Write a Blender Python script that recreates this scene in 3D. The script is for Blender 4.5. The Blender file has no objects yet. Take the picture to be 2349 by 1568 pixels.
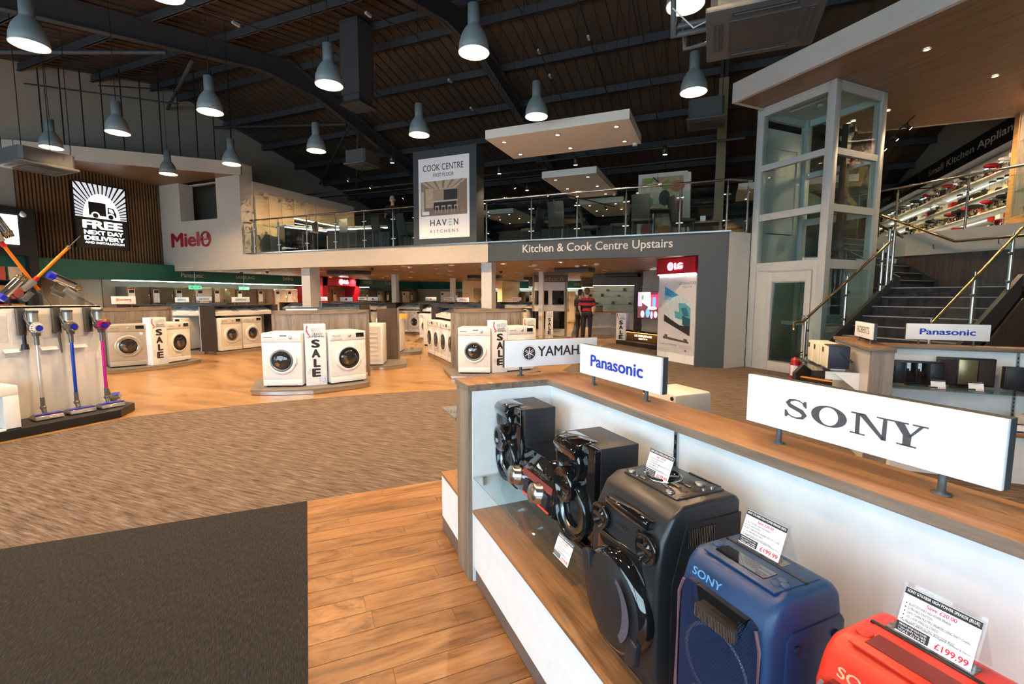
import bpy, bmesh, math, random
from mathutils import Matrix, Vector
random.seed(7)
R = math.radians
sc = bpy.context.scene
col = sc.collection
# ------------------------------------------------------------------ camera
cd = bpy.data.cameras.new('camera'); cam = bpy.data.objects.new('camera', cd); col.objects.link(cam)
cd.sensor_width = 36.0; cd.lens = 16.49; cd.clip_start = 0.02; cd.clip_end = 200
CX = (0.920048, 0.391796, 0.002946); CYD = (0.040541, -0.087717, -0.99532); CZF = (-0.389704, 0.915861, -0.096588)      # camera right / down / forward axes in the building's frame
cam.matrix_world = Matrix(((CX[0], -CYD[0], -CZF[0], 0), (CX[1], -CYD[1], -CZF[1], 0), (CX[2], -CYD[2], -CZF[2], 1.5), (0, 0, 0, 1)))
sc.camera = cam
# ------------------------------------------------------------------ daylight and exposure
w = bpy.data.worlds.new('daylight'); sc.world = w; w.use_nodes = True
bg = w.node_tree.nodes['Background']; bg.inputs[0].default_value = (0.70, 0.82, 1.0, 1); bg.inputs[1].default_value = 4.0
sc.view_settings.view_transform = 'Standard'; sc.view_settings.look = 'None'
sc.view_settings.exposure = 1.3; sc.view_settings.gamma = 1.0; sc.view_settings.use_curve_mapping = False
try:
    sc.cycles.use_denoising = True
    sc.cycles.use_adaptive_sampling = True; sc.cycles.adaptive_threshold = 0.15; sc.cycles.adaptive_min_samples = 12
    sc.cycles.max_bounces = 5; sc.cycles.diffuse_bounces = 3; sc.cycles.glossy_bounces = 2; sc.cycles.transmission_bounces = 4; sc.cycles.transparent_max_bounces = 10
    sc.cycles.caustics_reflective = False; sc.cycles.caustics_refractive = False
    sc.cycles.sample_clamp_indirect = 4.0; sc.cycles.sample_clamp_direct = 0
except Exception: pass
def lamp(kind, name, loc, energy, color, size=0.1, rot=(0, 0, 0), parent=None, **kw):
    d = bpy.data.lights.new(name, kind); d.energy = energy; d.color = color
    if kind == 'AREA': d.shape = kw.get('shape', 'DISK'); d.size = size; d.size_y = kw.get('size_y', size); d.spread = kw.get('spread', math.pi)
    else: d.shadow_soft_size = size
    if kind == 'SPOT': d.spot_size = kw.get('cone', 2.0); d.spot_blend = kw.get('blend', 0.6)
    o = bpy.data.objects.new(name, d); col.objects.link(o); o.location = loc; o.rotation_euler = rot
    if parent: o.parent = parent
    return o
PENDANT_W = 150.0; MEZZ_W = 46.0       # lamp powers
WARM = (1.0, 0.66, 0.36); WARM2 = (1.0, 0.70, 0.40)
# the shop front behind the camera is glazed: daylight enters through its windows
WIN = [(-15.5, -9.3), (-8.9, -2.7), (-2.3, 3.9)]          # window openings, x from/to
for x0, x1 in WIN:
    d = bpy.data.lights.new('window_portal', 'AREA'); d.shape = 'RECTANGLE'; d.size = x1-x0; d.size_y = 3.3
    d.cycles.is_portal = True
    o = bpy.data.objects.new('window_portal', d); col.objects.link(o); o.location = ((x0+x1)/2, -3.98, 1.95); o.rotation_euler = (R(90), 0, 0)

# ------------------------------------------------------------------ materials
MATS = {}
def nodes(name):
    m = bpy.data.materials.new(name); m.use_nodes = True
    return m, m.node_tree.nodes, m.node_tree.links, m.node_tree.nodes['Principled BSDF']
def mat(name, c, rough=0.5, metal=0.0, emit=0.0, ecol=None, spec=0.5, coat=0.0, var=0.06, scale=14.0, alpha=1.0, trans=0.0, ior=1.45, bump=0.0):
    """plain surface with a little noise in tone and gloss"""
    if name in MATS: return MATS[name]
    m, n, l, p = nodes(name); c = tuple(c)+(1,)
    p.inputs['Base Color'].default_value = c; p.inputs['Roughness'].default_value = rough; p.inputs['Metallic'].default_value = metal
    p.inputs['Specular IOR Level'].default_value = spec; p.inputs['Coat Weight'].default_value = coat; p.inputs['IOR'].default_value = ior
    p.inputs['Transmission Weight'].default_value = trans; p.inputs['Alpha'].default_value = alpha
    if emit: p.inputs['Emission Color'].default_value = tuple(ecol or c[:3])+(1,); p.inputs['Emission Strength'].default_value = emit
    if var and not trans:
        t = n.new('ShaderNodeTexCoord'); z = n.new('ShaderNodeTexNoise'); z.inputs['Scale'].default_value = scale; z.inputs['Detail'].default_value = 3
        l.new(t.outputs['Object'], z.inputs['Vector'])
        x = n.new('ShaderNodeMix'); x.data_type = 'RGBA'; x.blend_type = 'MULTIPLY'; x.inputs[0].default_value = 1
        r = n.new('ShaderNodeValToRGB'); r.color_ramp.elements[0].position = 0.3; r.color_ramp.elements[1].position = 0.7
        r.color_ramp.elements[0].color = (1-var, 1-var, 1-var, 1); r.color_ramp.elements[1].color = (1, 1, 1, 1)
        l.new(z.outputs['Fac'], r.inputs[0]); x.inputs[6].default_value = c; l.new(r.outputs[0], x.inputs[7]); l.new(x.outputs[2], p.inputs['Base Color'])
        if bump:
            b = n.new('ShaderNodeBump'); b.inputs['Strength'].default_value = bump; b.inputs['Distance'].default_value = 0.002
            l.new(z.outputs['Fac'], b.inputs['Height']); l.new(b.outputs[0], p.inputs['Normal'])
    MATS[name] = m; return m
def wood(name, c0, c1, c2, axis=0, rough=0.45, scale=1.0, stretch=14.0, obj_var=0.0, rot=0.0, spec=0.4):
    """grain that runs along one axis of the object"""
    if name in MATS: return MATS[name]
    m, n, l, p = nodes(name)
    t = n.new('ShaderNodeTexCoord'); mp = n.new('ShaderNodeMapping'); s = [stretch*scale]*3; s[axis] = scale*0.9
    mp.inputs['Scale'].default_value = s; mp.inputs['Rotation'].default_value = (0, 0, rot)
    if obj_var:
        oi = n.new('ShaderNodeObjectInfo'); va = n.new('ShaderNodeVectorMath'); va.operation = 'ADD'; ml = n.new('ShaderNodeVectorMath'); ml.operation = 'SCALE'
        l.new(oi.outputs['Random'], ml.inputs['Scale']); ml.inputs[0].default_value = (37, 53, 11)
        l.new(t.outputs['Object'], va.inputs[0]); l.new(ml.outputs[0], va.inputs[1]); l.new(va.outputs[0], mp.inputs['Vector'])
    else: l.new(t.outputs['Object'], mp.inputs['Vector'])
    z = n.new('ShaderNodeTexNoise'); z.inputs['Scale'].default_value = 1.6; z.inputs['Detail'].default_value = 7; z.inputs['Roughness'].default_value = 0.62; z.inputs['Distortion'].default_value = 0.7
    l.new(mp.outputs[0], z.inputs['Vector'])
    z2 = n.new('ShaderNodeTexNoise'); z2.inputs['Scale'].default_value = 9; z2.inputs['Detail'].default_value = 4; l.new(mp.outputs[0], z2.inputs['Vector'])
    ad = n.new('ShaderNodeMath'); ad.operation = 'MULTIPLY_ADD'; ad.inputs[1].default_value = 0.25; l.new(z2.outputs['Fac'], ad.inputs[0]); l.new(z.outputs['Fac'], ad.inputs[2])
    r = n.new('ShaderNodeValToRGB'); e = r.color_ramp.elements; e[0].position = 0.42; e[0].color = tuple(c0)+(1,); e[1].position = 0.8; e[1].color = tuple(c2)+(1,)
    k = e.new(0.6); k.color = tuple(c1)+(1,)
    l.new(ad.outputs[0], r.inputs[0])
    out = r.outputs[0]
    if obj_var:
        hs = n.new('ShaderNodeHueSaturation'); mr = n.new('ShaderNodeMapRange'); mr.inputs[3].default_value = 1-obj_var; mr.inputs[4].default_value = 1+obj_var
        l.new(oi.outputs['Random'], mr.inputs[0]); l.new(mr.outputs[0], hs.inputs['Value']); l.new(out, hs.inputs['Color']); out = hs.outputs[0]
    l.new(out, p.inputs['Base Color']); p.inputs['Roughness'].default_value = rough; p.inputs['Specular IOR Level'].default_value = spec
    b = n.new('ShaderNodeBump'); b.inputs['Strength'].default_value = 0.12; b.inputs['Distance'].default_value = 0.002; l.new(z2.outputs['Fac'], b.inputs['Height']); l.new(b.outputs[0], p.inputs['Normal'])
    MATS[name] = m; return m
def glow(name, c, s):
    if name in MATS: return MATS[name]
    m, n, l, p = nodes(name); p.inputs['Base Color'].default_value = (0.02, 0.02, 0.02, 1); p.inputs['Emission Color'].default_value = tuple(c)+(1,); p.inputs['Emission Strength'].default_value = s
    MATS[name] = m; return m
def glass(name, tint=(0.9, 0.97, 0.95), alpha=0.16, rough=0.02):
    """thin sheet: mostly clear, with a tint and a sharp reflection"""
    if name in MATS: return MATS[name]
    m = bpy.data.materials.new(name); m.use_nodes = True; n = m.node_tree.nodes; l = m.node_tree.links; n.clear()
    o = n.new('ShaderNodeOutputMaterial'); tr = n.new('ShaderNodeBsdfTransparent'); tr.inputs[0].default_value = tuple(tint)+(1,)
    g = n.new('ShaderNodeBsdfGlossy'); g.inputs['Roughness'].default_value = rough; f = n.new('ShaderNodeLayerWeight'); f.inputs[0].default_value = 0.5
    pw = n.new('ShaderNodeMath'); pw.operation = 'POWER'; pw.inputs[1].default_value = 4.0; l.new(f.outputs['Facing'], pw.inputs[0])
    ml = n.new('ShaderNodeMath'); ml.operation = 'MULTIPLY_ADD'; ml.inputs[1].default_value = 0.75; ml.inputs[2].default_value = 0.035; l.new(pw.outputs[0], ml.inputs[0])
    x = n.new('ShaderNodeMixShader'); l.new(ml.outputs[0], x.inputs[0]); l.new(tr.outputs[0], x.inputs[1]); l.new(g.outputs[0], x.inputs[2]); l.new(x.outputs[0], o.inputs[0])
    MATS[name] = m; return m
def fibre(name, ca, cb, cc, dirx, scale=60, rough=0.95):
    """carpet: short strands drawn along a direction"""
    m, n, l, p = nodes(name)
    t = n.new('ShaderNodeTexCoord'); mp = n.new('ShaderNodeMapping'); mp.inputs['Rotation'].default_value = (0, 0, dirx); mp.inputs['Scale'].default_value = (scale*0.09, scale, 1)
    l.new(t.outputs['Object'], mp.inputs['Vector'])
    z = n.new('ShaderNodeTexNoise'); z.inputs['Scale'].default_value = 1.0; z.inputs['Detail'].default_value = 5; z.inputs['Roughness'].default_value = 0.7; l.new(mp.outputs[0], z.inputs['Vector'])
    r = n.new('ShaderNodeValToRGB'); e = r.color_ramp.elements; e[0].position = 0.34; e[0].color = tuple(ca)+(1,); e[1].position = 0.68; e[1].color = tuple(cc)+(1,); k = e.new(0.5); k.color = tuple(cb)+(1,)
    l.new(z.outputs['Fac'], r.inputs[0]); l.new(r.outputs[0], p.inputs['Base Color']); p.inputs['Roughness'].default_value = rough; p.inputs['Specular IOR Level'].default_value = 0.1
    b = n.new('ShaderNodeBump'); b.inputs['Strength'].default_value = 0.5; b.inputs['Distance'].default_value = 0.006; l.new(z.outputs['Fac'], b.inputs['Height']); l.new(b.outputs[0], p.inputs['Normal'])
    MATS[name] = m; return m
WHITE = mat('white_laminate', (0.80, 0.81, 0.82), 0.35); WPAINT = mat('white_paint', (0.60, 0.59, 0.57), 0.6)
CREAMP = mat('cream_paint', (0.52, 0.465, 0.395), 0.75, bump=0.1); WALLP = mat('beige_cladding', (0.42, 0.37, 0.31), 0.8, scale=3)
DGREY = mat('slate_laminate', (0.044, 0.053, 0.061), 0.5, var=0.1); BLACK = mat('black_plastic', (0.012, 0.012, 0.014), 0.35)
BGLOSS = mat('gloss_black', (0.006, 0.006, 0.007), 0.06, coat=1.0, var=0); BSATIN = mat('satin_black', (0.016, 0.017, 0.021), 0.42)
STEEL = mat('brushed_steel', (0.55, 0.53, 0.50), 0.22, 1.0, scale=40); CHROME = mat('chrome', (0.75, 0.75, 0.76), 0.08, 1.0, var=0)
DSTEEL = mat('dark_steel', (0.22, 0.23, 0.24), 0.3, 1.0); ALU = mat('aluminium', (0.62, 0.62, 0.62), 0.3, 1.0)
GREYM = mat('grey_metal', (0.075, 0.083, 0.087), 0.5, 0.0, spec=0.5); LGREY = mat('light_grey', (0.5, 0.5, 0.5), 0.5)
ROOFST = mat('painted_steel', (0.052, 0.056, 0.064), 0.55); ROOFDK = mat('roof_sheet', (0.085, 0.062, 0.046), 0.45, scale=2, var=0.3)
GREEN = mat('green_fascia', (0.010, 0.095, 0.075), 0.3, var=0.05); RED = mat('red_laminate', (0.45, 0.01, 0.03), 0.3)
PAPER = mat('printed_card', (0.82, 0.82, 0.84), 0.6, var=0.02); INK = mat('black_ink', (0.02, 0.02, 0.022), 0.6, var=0); REDINK = mat('red_ink', (0.65, 0.03, 0.06), 0.6, var=0)
GREYINK = mat('grey_ink', (0.30, 0.29, 0.32), 0.6, var=0); DBROWN = mat('dark_brown_ink', (0.045, 0.028, 0.028), 0.5, var=0); BLUEINK = mat('blue_ink', (0.012, 0.045, 0.42), 0.45, var=0)
WHITEINK = mat('white_ink', (0.85, 0.85, 0.85), 0.5, var=0); SONYINK = mat('charcoal_ink', (0.075, 0.07, 0.075), 0.5, var=0)
OAK = wood('oak_laminate', (0.13, 0.058, 0.022), (0.27, 0.128, 0.054), (0.34, 0.18, 0.08), 0, 0.38)
OAKEDGE = wood('oak_edge', (0.10, 0.072, 0.05), (0.20, 0.145, 0.105), (0.28, 0.21, 0.155), 0, 0.5)
OAKV = wood('oak_edge_upright', (0.12, 0.088, 0.062), (0.22, 0.165, 0.12), (0.29, 0.22, 0.165), 2, 0.5)
ASHV = wood('grey_ash_upright', (0.14, 0.11, 0.09), (0.24, 0.195, 0.165), (0.31, 0.26, 0.225), 2, 0.5, 0.8, 9)
SLATW = wood('slat_timber', (0.10, 0.05, 0.02), (0.17, 0.085, 0.035), (0.22, 0.115, 0.05), 2, 0.55)
SOFFIT = wood('soffit_veneer', (0.15, 0.085, 0.045), (0.22, 0.13, 0.07), (0.28, 0.17, 0.10), 0, 0.4, 0.5, 16, rot=R(20))
DWOOD = wood('dark_wood_upright', (0.05, 0.032, 0.024), (0.085, 0.055, 0.042), (0.115, 0.08, 0.062), 2, 0.45, 0.7, 10)
CEILW = wood('ceiling_veneer', (0.16, 0.095, 0.05), (0.23, 0.14, 0.078), (0.28, 0.18, 0.105), 0, 0.45, 0.4, 12)
PLANK = wood('floor_plank', (0.085, 0.036, 0.013), (0.215, 0.098, 0.036), (0.31, 0.16, 0.068), 0, 0.33, 0.9, 9, obj_var=0.14)
CARPET = fibre('striped_carpet', (0.055, 0.038, 0.030), (0.125, 0.094, 0.076), (0.22, 0.175, 0.148), R(-3), 46)
MATM = fibre('entrance_matting', (0.011, 0.0105, 0.011), (0.024, 0.023, 0.024), (0.05, 0.047, 0.047), R(0), 260)
STAIRC = fibre('stair_carpet', (0.02, 0.02, 0.024), (0.04, 0.04, 0.046), (0.065, 0.065, 0.075), R(43), 60)
VINYL = wood('vinyl_floor', (0.15, 0.075, 0.026), (0.30, 0.165, 0.062), (0.37, 0.225, 0.098), 0, 0.30, 0.55, 3.2, rot=R(60))
GLASS = glass('clear_glass'); GLASSG = glass('green_glass', (0.90, 0.965, 0.95), 0.5); ACRYL = glass('acrylic', (0.96, 0.97, 0.97), 0.8)
BRASS = mat('warm_rail', (0.42, 0.31, 0.16), 0.2, 1.0, var=0.05); LAMPW = glow('warm_bulb', (1, 0.74, 0.42), 22); DLW = glow('downlight_disc', (1, 0.82, 0.58), 14)
PSHADE = mat('pendant_grey', (0.19, 0.22, 0.23), 0.45); PIN = mat('pendant_reflector', (0.78, 0.62, 0.46), 0.35, var=0.02)

# ------------------------------------------------------------------ mesh helpers
class MB:
    def __init__(s): s.v = []; s.f = []; s.m = []; s.sm = []
    def add(s, vs, fs, mi=0, smooth=False, T=None):
        k = len(s.v)
        if T is not None: vs = [tuple(T @ Vector(p)) for p in vs]
        s.v += [tuple(p) for p in vs]; s.f += [tuple(i+k for i in f) for f in fs]; s.m += [mi]*len(fs); s.sm += [smooth]*len(fs); return s
    def box(s, x0, x1, y0, y1, z0, z1, mi=0, T=None):
        vs = [(x, y, z) for z in (z0, z1) for y in (y0, y1) for x in (x0, x1)]
        return s.add(vs, [(0, 2, 3, 1), (4, 5, 7, 6), (0, 1, 5, 4), (2, 6, 7, 3), (0, 4, 6, 2), (1, 3, 7, 5)], mi, False, T)
    def prism(s, poly, a0, a1, axis='z', mi=0, T=None):
        """extrude a polygon: axis z (poly xy), y (poly xz), x (poly yz)"""
        n = len(poly)
        P = {'z': lambda p, a: (p[0], p[1], a), 'y': lambda p, a: (p[0], a, p[1]), 'x': lambda p, a: (a, p[0], p[1])}[axis]
        vs = [P(p, a0) for p in poly]+[P(p, a1) for p in poly]
        fs = [tuple(range(n))[::-1], tuple(range(n, 2*n))]+[(i, (i+1) % n, n+(i+1) % n, n+i) for i in range(n)]
        return s.add(vs, fs, mi, False, T)
    def lathe(s, prof, c=(0, 0, 0), axis='z', seg=24, mi=0, T=None, smooth=True, a0=0, a1=2*math.pi):
        """profile of (radius, height) turned about an axis through c"""
        vs = []; full = abs(a1-a0-2*math.pi) < 1e-6; ns = seg if full else seg+1
        for r, h in prof:
            for i in range(ns):
                t = a0+(a1-a0)*i/seg; x, y = r*math.cos(t), r*math.sin(t)
                vs.append({'z': (c[0]+x, c[1]+y, c[2]+h), 'y': (c[0]+x, c[1]-h, c[2]+y), 'x': (c[0]+h, c[1]+x, c[2]+y)}[axis])
        fs = []
        for j in range(len(prof)-1):
            for i in range(seg):
                k = (i+1) % ns if full else i+1
                fs.append((j*ns+i, j*ns+k, (j+1)*ns+k, (j+1)*ns+i))
        return s.add(vs, fs, mi, smooth, T)
    def cyl(s, p, q, r, seg=10, mi=0, r2=None, T=None, smooth=True):
        p = Vector(p); q = Vector(q); d = q-p; r2 = r if r2 is None else r2
        a = d.to_track_quat('Z', 'Y').to_matrix().to_4x4(); vs = []
        for h, rr in ((0, r), (d.length, r2)):
            for i in range(seg):
                t = 2*math.pi*i/seg; vs.append(p+a.to_3x3() @ Vector((rr*math.cos(t), rr*math.sin(t), h)))
        k = len(s.f)
        s.add(vs, [(i, (i+1) % seg, seg+(i+1) % seg, seg+i) for i in range(seg)], mi, smooth, T)
        return s.add(vs, [tuple(range(seg))[::-1], tuple(range(seg, 2*seg))], mi, False, T)
    def tube(s, pts, r, seg=8, mi=0, T=None):
        pts = [Vector(p) for p in pts]; n = len(pts); vs = []
        rr = r if isinstance(r, (list, tuple)) else [r]*n
        up = Vector((0, 0, 1))
        for i, p in enumerate(pts):
            d = (pts[min(i+1, n-1)]-pts[max(i-1, 0)]).normalized()
            x = d.cross(up); x = x.normalized() if x.length > 1e-4 else Vector((1, 0, 0)); y = x.cross(d)
            for k in range(seg):
                t = 2*math.pi*k/seg; vs.append(p+x*rr[i]*math.cos(t)+y*rr[i]*math.sin(t))
        fs = [(i*seg+k, i*seg+(k+1) % seg, (i+1)*seg+(k+1) % seg, (i+1)*seg+k) for i in range(n-1) for k in range(seg)]
        s.add(vs, fs, mi, True, T); return s.add(vs, [tuple(range(seg))[::-1], tuple(range((n-1)*seg, n*seg))], mi, False, T)
    def ball(s, c, r, seg=14, rings=9, mi=0, T=None):
        if not isinstance(r, (tuple, list)): r = (r, r, r)
        vs = [(c[0], c[1], c[2]-r[2])]
        for j in range(1, rings):
            a = -math.pi/2+math.pi*j/rings
            for i in range(seg):
                t = 2*math.pi*i/seg; vs.append((c[0]+r[0]*math.cos(a)*math.cos(t), c[1]+r[1]*math.cos(a)*math.sin(t), c[2]+r[2]*math.sin(a)))
        vs.append((c[0], c[1], c[2]+r[2])); L = len(vs)-1
        fs = [(0, 1+(i+1) % seg, 1+i) for i in range(seg)]
        for j in range(rings-2):
            for i in range(seg): fs.append((1+j*seg+i, 1+j*seg+(i+1) % seg, 1+(j+1)*seg+(i+1) % seg, 1+(j+1)*seg+i))
        k = 1+(rings-2)*seg; fs += [(L, k+i, k+(i+1) % seg) for i in range(seg)]
        return s.add(vs, fs, mi, True, T)
    def mesh(s, name, mats):
        me = bpy.data.meshes.new(name); me.from_pydata([tuple(p) for p in s.v], [], s.f)
        for m in (mats if isinstance(mats, (list, tuple)) else [mats]): me.materials.append(m)
        me.polygons.foreach_set('material_index', s.m); me.polygons.foreach_set('use_smooth', s.sm); me.update(); return me
    def build(s, name, mats, parent=None, bevel=0.0, seg=2, ang=50):
        me = s.mesh(name, mats)
        if bevel:
            bm = bmesh.new(); bm.from_mesh(me); bmesh.ops.remove_doubles(bm, verts=bm.verts, dist=1e-5); bm.normal_update()
            ed = [e for e in bm.edges if len(e.link_faces) == 2 and e.calc_face_angle(0) > R(ang)]
            bmesh.ops.bevel(bm, geom=ed, offset=bevel, segments=seg, profile=0.5, affect='EDGES', clamp_overlap=True)
            for f in bm.faces: f.smooth = True
            bm.to_mesh(me); bm.free()
            try: me.set_sharp_from_angle(angle=R(35))
            except Exception: pass
        return link(name, me, parent)
def link(name, me, parent=None):
    o = bpy.data.objects.new(name, me); col.objects.link(o)
    if parent: o.parent = parent
    return o
def tag(o, label=None, cat=None, group=None, kind=None):
    if label: o['label'] = label
    if cat: o['category'] = cat
    if group: o['group'] = group
    if kind: o['kind'] = kind
    return o
def thing(name, label, cat, loc=(0, 0, 0), rotz=0.0, group=None, kind=None):
    o = bpy.data.objects.new(name, None); col.objects.link(o); o.location = loc; o.rotation_euler = (0, 0, rotz); o.empty_display_size = 0.1
    return tag(o, label, cat, group, kind)
KIDS = {}
def dup(o, loc=None, rotz=None, label=None, parent=None, kids=None):
    c = o.copy(); col.objects.link(c); c.parent = parent
    if loc is not None: c.location = loc
    if rotz is not None: c.rotation_euler = (0, 0, rotz)
    if label: c['label'] = label
    for ch in list(o.children): dup(ch, parent=c)
    return c
def box(name, m, b, parent=None, bevel=0.0, T=None): return MB().box(*b, T=T).build(name, m, parent, bevel)
FC = {}
def text_mesh(s, bold=0.0, space=1.0, shear=0.0):
    """lettering; heavier weights are struck several times with a small shift"""
    c = bpy.data.curves.new('t', 'FONT'); c.body = s; c.size = 1.0; c.space_character = space; c.shear = shear; c.resolution_u = 4; c.fill_mode = 'FRONT'
    o = bpy.data.objects.new('t', c); col.objects.link(o); me = bpy.data.meshes.new_from_object(o); bpy.data.objects.remove(o); bpy.data.curves.remove(c); return me
def text(s, m, parent, x0, x1, z0, z1, y, name='lettering', bold=0.0, space=1.0, shear=0.0, T=None, keep=False):
    """flat lettering fitted into a rectangle of the parent's front (faces -Y); keep keeps the letters' own width"""
    me = text_mesh(s, bold, space, shear)
    if bold:
        co = [v.co.copy() for v in me.vertices]; fa = [tuple(p.vertices) for p in me.polygons]; n_ = len(co); vv, ff = [], []
        for i_, (dx, dy) in enumerate(((0, 0), (bold, 0), (-bold, 0), (0, bold*.7), (0, -bold*.7), (bold*.7, bold*.5), (-bold*.7, bold*.5), (bold*.7, -bold*.5), (-bold*.7, -bold*.5))):
            vv += [(c.x+dx, c.y+dy, 3e-5*i_) for c in co]; ff += [tuple(k+n_*i_ for k in f) for f in fa]
        me = bpy.data.meshes.new('t'); me.from_pydata(vv, [], ff)
    xs = [v.co.x for v in me.vertices]; ys = [v.co.y for v in me.vertices]
    if not xs: return None
    ax, bx, ay, by = min(xs), max(xs), min(ys), max(ys)
    sx = (x1-x0)/max(bx-ax, 1e-6); sy = (z1-z0)/max(by-ay, 1e-6); ox = x0
    if keep: k = min(sx, sy); ox = (x0+x1)/2-(bx-ax)*k/2; sx = sy = k
    for v in me.vertices:
        p = Vector((ox+(v.co.x-ax)*sx, y-v.co.z, z0+(v.co.y-ay)*sy)); v.co = T @ p if T is not None else p
    me.name = name; me.materials.clear(); me.materials.append(m)
    return link(name, me, parent)
def art(name, shapes, mats, parent, y=0.0, step=0.0006, T=None):
    """flat picture of layered polygons (x, z), each (points, material index); faces -Y"""
    b = MB()
    for i, (poly, mi) in enumerate(shapes): b.add([(p[0], y-step*(i+1), p[1]) for p in poly], [tuple(range(len(poly)))], mi, T=T)
    return b.build(name, mats, parent)
def disc(cx, cz, rx, rz=None, n=20, a0=0, a1=2*math.pi): return [(cx+rx*math.cos(a0+(a1-a0)*i/n), cz+(rz or rx)*math.sin(a0+(a1-a0)*i/n)) for i in range(n)]
def rect(x0, x1, z0, z1): return [(x0, z0), (x1, z0), (x1, z1), (x0, z1)]
# the sales counters, the lift and the stairs stand at 45 degrees to the building: local x along the counter, y to its back
OX, OY = -1.105, 2.078; AX, AY = -0.72720, 0.68642; BX, BY = 0.68642, 0.72720; ROTC = math.atan2(-AY, -AX)
def W(a, b, z=0.0): return (OX+a*AX+b*BX, OY+a*AY+b*BY, z)
# ================================================================== the building
XL, XR, YF, YB = -18.2, 6.6, -4.0, 26.5
RIDGE, ZR, SL = 11.2, 8.88, 0.225
def roof_z(y): return ZR-SL*abs(y-RIDGE)
def struct(o): o['kind'] = 'structure'; return o
struct(box('floor', VINYL, (XL-.2, XR+.2, YF-.2, YB+.2, -0.12, 0)))
cp = [(-6.55, YF), (XR, YF), (XR, 14), (2, 15.2), (-1.0, 15.3), (-3.0, 15.0), (-3.25, 13), (-2.9, 11), (-2.75, 9), (-2.85, 7.7), (-3.15, 7.0), (-3.73, 6.54), (-4.25, 6.15), (-4.73, 5.72), (-5.28, 5.12), (-5.78, 4.52), (-6.2, 3.95), (-6.55, 3.39)]
struct(MB().prism(cp, 0, 0.004).build('floor_carpet', CARPET))
TC = Matrix.Translation((OX, OY, 0)) @ Matrix.Rotation(ROTC, 4, 'Z')          # counter frame: x = -a, y = b
m_ = struct(MB().box(-1.39, 4.5, -4.6, -0.8, 0, 0.010).build('floor_mat', MATM)); m_.matrix_world = TC
fp = struct(MB().box(-1.39, 4.5, -0.8, 0.75, 0, 0.005).build('floor_plank_bed', OAKEDGE)); fp.matrix_world = TC
pm = MB().box(-0.75, 0.75, -0.0635, 0.0635, 0.004, 0.0095).mesh('plank', PLANK); pmh = MB().box(-0.42, 0.42, -0.0635, 0.0635, 0.004, 0.0095).mesh('plank', PLANK)
for i in range(45):                                                       # each board; rows run away from the counter
    x = -1.39+0.065+0.13*i; cut = random.uniform(-0.62, 0.45)
    for y0, y1 in ((-0.8, cut), (cut, 0.75)):
        L_ = y1-y0-0.002
        o = link('plank', pm, fp); o.location = (x, (y0+y1)/2, 0); o.rotation_euler = (0, 0, R(90)); o.scale = (L_/1.5, 1, 1)
# ---- walls
def gable(y0, y1, step=1.0):
    return [(y0, 0), (y1, 0), (y1, roof_z(y1)), (RIDGE, ZR), (y0, roof_z(y0))]
struct(MB().prism(gable(YF, YB), XL-.2, XL, 'x').build('wall_left', WALLP))
struct(MB().prism(gable(YF, YB), XR, XR+.2, 'x').build('wall_right', WALLP))
struct(box('wall_back', WALLP, (XL, XR, YB, YB+.2, 0, roof_z(YB))))
wf = thing('wall_front', None, None, kind='structure'); xs = [XL]+[v for w_ in WIN for v in w_]+[XR]
box('wall_band', WALLP, (XL, XR, YF-.2, YF, 3.6, roof_z(YF)), wf); box('wall_sill', WALLP, (XL, XR, YF-.2, YF, 0, 0.3), wf)
for i in range(0, len(xs), 2): box('wall_pier', WALLP, (xs[i], xs[i+1], YF-.2, YF, 0.3, 3.6), wf)
for i, (x0, x1) in enumerate(WIN):
    wn = thing('window_%d' % (i+1), None, None, kind='structure')
    for k in range(5): xx = x0+(x1-x0)*k/4; box('window_frame', DGREY, (xx-.04, xx+.04, YF-.14, YF-.06, 0.3, 3.6), wn)
    for z in (0.3, 2.4, 3.54): box('window_frame', DGREY, (x0, x1, YF-.14, YF-.06, z, z+.06), wn)
    for k in range(4): box('window_pane', GLASS, (x0+(x1-x0)*k/4+.04, x0+(x1-x0)*(k+1)/4-.04, YF-.105, YF-.1, .36, 3.54), wn)
# ---- roof: sheets, purlins, rafters, braces
ce = thing('ceiling', None, None, kind='structure'); PW = 0.31
def sheet(y0, y1):
    b = MB(); z0, z1 = roof_z(y0), roof_z(y1); e = 0.035
    for (x0, x1, d) in ((0, PW-.05, 0), (PW-.05, PW, e)):
        b.add([(x0, y0, z0-d), (x1, y0, z0-d), (x1, y1, z1-d), (x0, y1, z1-d), (x0, y0, z0+.05), (x1, y0, z0+.05), (x1, y1, z1+.05), (x0, y1, z1+.05)], [(0, 1, 2, 3)[::-1], (4, 5, 6, 7), (0, 4, 5, 1)[::-1], (1, 5, 6, 2)[::-1], (2, 6, 7, 3)[::-1], (3, 7, 4, 0)[::-1]])
    return b.mesh('roof_panel', ROOFDK)
sh1, sh2 = sheet(YF, RIDGE), sheet(RIDGE, YB)
for i in range(round((XR-XL)/PW)):
    for s_ in (sh1, sh2): link('roof_panel', s_, ce).location = (XL+PW*i, 0, 0)
for k in range(9):
    for sg in (-1, 1):
        y = RIDGE+sg*(0.45+1.72*k)
        if YF < y < YB: z = roof_z(y)-.05; MB().box(XL, XR, y-.03, y+.03, z-.2, z).box(XL, XR, y-.03+sg*.03, y+.03+sg*.03, z-.2, z-.18).build('purlin', ROOFST, ce)
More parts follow.
